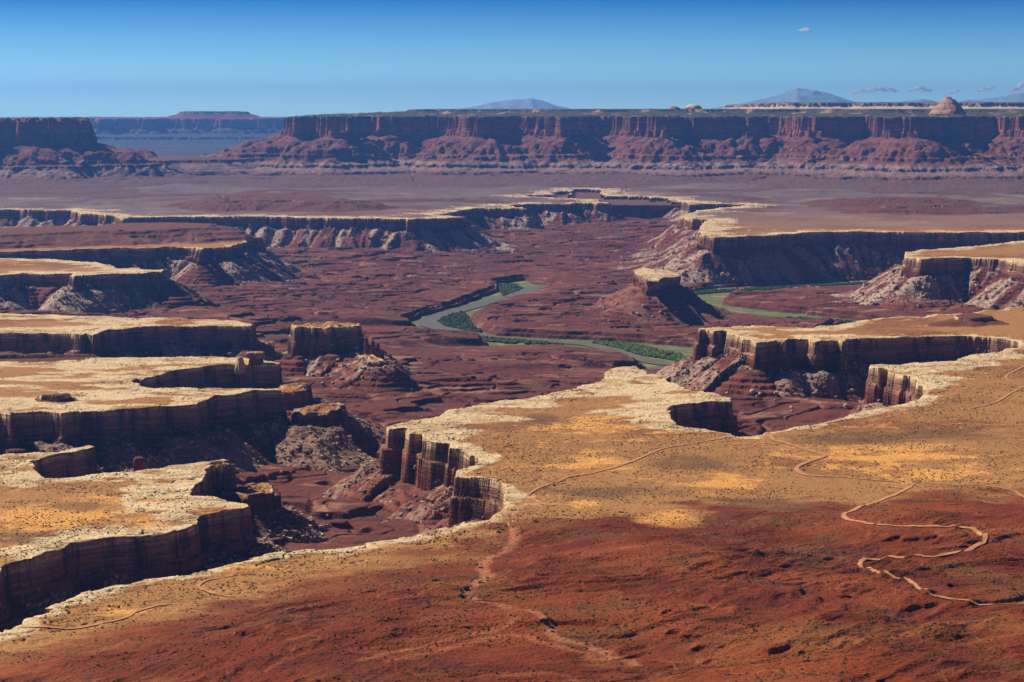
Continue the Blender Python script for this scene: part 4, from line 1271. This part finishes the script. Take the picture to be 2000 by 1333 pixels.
# big fallen blocks one can count
BOULDERS = [(1470,768,13),(1484,771,9),(1479,776,8),(1516,772,9),(1513,784,8),(1546,798,9),(1590,771,8),(1664,765,10),(1652,797,12),(1545,805,8),(1420,770,7),(1404,752,7),(1384,741,6),
 (686,830,7),(652,870,8),(625,862,7),(668,742,9),(650,750,8),(630,752,9),(708,738,7),(720,722,7),(598,706,8),(620,712,8),(640,718,8),(660,706,9),(610,735,8),
 (550,925,8),(590,905,7),(640,1010,6),(705,960,6),(1290,612,9),(1245,615,8),(1275,620,7),(1320,610,7),(1205,595,7),(1180,604,7),(1990,592,9),(1940,600,8),(1875,588,9),(1900,575,8)]
first = None
for k, (bx_, by_, bs_) in enumerate(BOULDERS):
    p = drape([(bx_, by_)])[0]
    gz, _, _ = ground_z(p[:1], p[1:])
    r = math.hypot(*p)
    w = bs_ / FPX * r * 0.5
    if first is None:
        V, F = rock_mesh([(-0.5, .7), (0, .95), (.35, 1.0), (.7, .82), (.9, .5)], 77, nseg=10, rough=0.2)
        o = first = plain_mesh("boulder", V, F, M_BOULDER)
        props(o, "pale angular boulder fallen onto the red slopes below the cliffs", "boulder", "large boulders fallen from the rims")
    else:
        o = link(first.copy())
    o.location = (p[0], p[1], float(gz[0]) + w * 0.15)
    o.scale = (w * (0.85 + 0.3 * random.random()), w * (0.8 + 0.3 * random.random()), w * (0.7 + 0.4 * random.random()))
    o.rotation_euler = (random.uniform(-.3, .3), random.uniform(-.3, .3), random.random() * 6.28)

# dark bushes along the track and the dry wash
BUSHES = [(1612,930),(1651,933),(1698,936),(1726,939),(1764,942),(1793,944),(1712,1024),(1736,1026),(1788,1027),(1697,1113),(1736,1121),(1772,1130),(1782,1148),(1790,1154),(1830,1167),(1908,1176),
 (990,1030),(975,1042),(982,1036),(933,1104),(940,1110),(952,1130),(938,1140),(910,1152),(902,1158),(850,1135),(820,1120),(780,1190),(800,1188),(1072,1210),(1078,1218),(1060,1216),(1074,1226),(1078,1234),(1064,1222),(900,1165),(845,1128),(1570,920),(1002,1030),(1212,1002)]
v, f, c = scatter_domes(np.zeros((26, 3)) + np.random.default_rng(4).normal(size=(26, 3)) * np.array([0.6, 0.6, 0.25]) + np.array([0, 0, 0.35]), np.full(26, 0.42), np.full(26, 0.45), lerp(np.array([[0.022, 0.030, 0.012]]), np.array([[0.05, 0.06, 0.022]]), np.random.default_rng(6).random((26, 1))), 6, 8)
bush0 = None
for (bx_, by_) in BUSHES:
    p = drape([(bx_, by_)])[0]
    gz, _, _ = ground_z(p[:1], p[1:])
    if bush0 is None:
        o = bush0 = raw_mesh("desert_bush", v, f, M_SCRUB, c)
        props(o, "dark rounded bush growing beside the dirt track or the dry wash", "bush", "dark bushes along the track and dry wash")
    else:
        o = link(bush0.copy())
    q = 1.0 + 0.9 * random.random()
    o.location = (p[0], p[1], float(gz[0]) - 0.2)
    o.scale = (q * 1.2, q, q * 0.85)
    o.rotation_euler = (0, 0, random.random() * 6.28)

# small fair-weather clouds far beyond the haze
m_cloud, nt, bs = mat("cloud_white")
bs.inputs["Base Color"].default_value = (0.9, 0.9, 0.92, 1)
tr_ = nt.nodes.new("ShaderNodeBsdfTransparent"); mx_ = nt.nodes.new("ShaderNodeMixShader")
mx_.inputs[0].default_value = 0.6
outn = nt.nodes["Material Output"]
tl_ = nt.nodes.new("ShaderNodeBsdfTranslucent"); tl_.inputs[0].default_value = (0.95, 0.95, 0.96, 1)
m2_ = nt.nodes.new("ShaderNodeMixShader"); m2_.inputs[0].default_value = 0.75
nt.links.new(bs.outputs[0], m2_.inputs[1]); nt.links.new(tl_.outputs[0], m2_.inputs[2])
nt.links.new(tr_.outputs[0], mx_.inputs[1]); nt.links.new(m2_.outputs[0], mx_.inputs[2]); nt.links.new(mx_.outputs[0], outn.inputs["Surface"])
import bmesh
def cloud(lumps, rng, label):
    bm = bmesh.new()
    xs, ys = zip(*[at_range(l[0], rng) for l in lumps])
    x0, y0 = sum(xs) / len(xs), sum(ys) / len(ys)
    z0 = sum(z_at(l[1], rng) for l in lumps) / len(lumps)
    for (lx, ly, rx, ry) in lumps:
        r_ = bmesh.ops.create_icosphere(bm, subdivisions=3, radius=1.0)
        X, Y = at_range(lx, rng)
        for v_ in r_['verts']:
            n_ = float(fbm(np.array([v_.co.x * 1.7 + lx]), np.array([v_.co.z * 1.7 + v_.co.y * 1.3]), 3, 501)[0])
            k_ = 1 + 0.45 * n_
            zz = v_.co.z * k_ * (1.0 if v_.co.z > 0 else 0.45)
            v_.co = (X - x0 + v_.co.x * k_ * rx / FPX * rng, Y - y0 + v_.co.y * k_ * rx / FPX * rng, z_at(ly, rng) - z0 + zz * ry / FPX * rng)
    me = bpy.data.meshes.new("cloud"); bm.to_mesh(me); bm.free()
    me.polygons.foreach_set("use_smooth", [True] * len(me.polygons))
    me.materials.append(m_cloud)
    o = link(bpy.data.objects.new("cloud", me))
    o.location = (x0, y0, z0)
    props(o, label, "cloud", "small white clouds")
CR = 62000.0
cloud([(1565,64,6,2.2),(1572,63,8,3.0),(1579,65,4,1.6)], CR, "tiny lone wisp of cloud high in the blue sky")
cloud([(1664,184,9,2.5),(1680,181,13,5),(1697,181,10,4),(1712,177,16,6),(1732,178,14,5),(1746,180,8,3)], CR, "longest low white cloud, just right of the larger blue mountain")
cloud([(1781,179,9,4),(1796,176,12,6),(1810,179,9,3.5)], CR, "short low puff between the long cloud and the rock dome")
cloud([(1846,188,5,2),(1856,184,8,3),(1868,180,8,3.5)], CR, "faint small cloud hanging right above the rock dome")
cloud([(1908,180,8,3),(1922,178,11,4.5),(1934,175,7,4)], CR, "pale flat cloud between the rock dome and the frame edge")
cloud([(1982,178,10,6),(1996,172,12,8),(2014,170,14,10)], CR, "brightest puffed cloud cut by the frame edge")

# ------------------------------------------------------------------ haze: one box of air round the whole scene
zmin = float(VZ.min()) - 1.0
bpy_me = bpy.data.meshes.new("haze")
bx0, bx1, by0, by1, bz0, bz1 = -26000, 26000, -1500, 53500, zmin, 620.0
vs = [(x, y, z) for x in (bx0, bx1) for y in (by0, by1) for z in (bz0, bz1)]
fs = [(0, 1, 3, 2), (4, 6, 7, 5), (0, 4, 5, 1), (2, 3, 7, 6), (0, 2, 6, 4), (1, 5, 7, 3)]
bpy_me.from_pydata(vs, [], fs)
haze = link(bpy.data.objects.new("haze", bpy_me))
props(haze, kind="stuff")
hm = bpy.data.materials.new("haze_air"); hm.use_nodes = True
hn = hm.node_tree.nodes; hn.clear()
ho = hn.new("ShaderNodeOutputMaterial"); hv = hn.new("ShaderNodeVolumePrincipled")
hv.inputs["Color"].default_value = (*HAZE_COLOR, 1)
hv.inputs["Density"].default_value = HAZE_DENSITY
hv.inputs["Anisotropy"].default_value = 0.3
hm.node_tree.links.new(hv.outputs[0], ho.inputs["Volume"])
bpy_me.materials.append(hm)
print("faces", len(TRIS), "verts", NV)
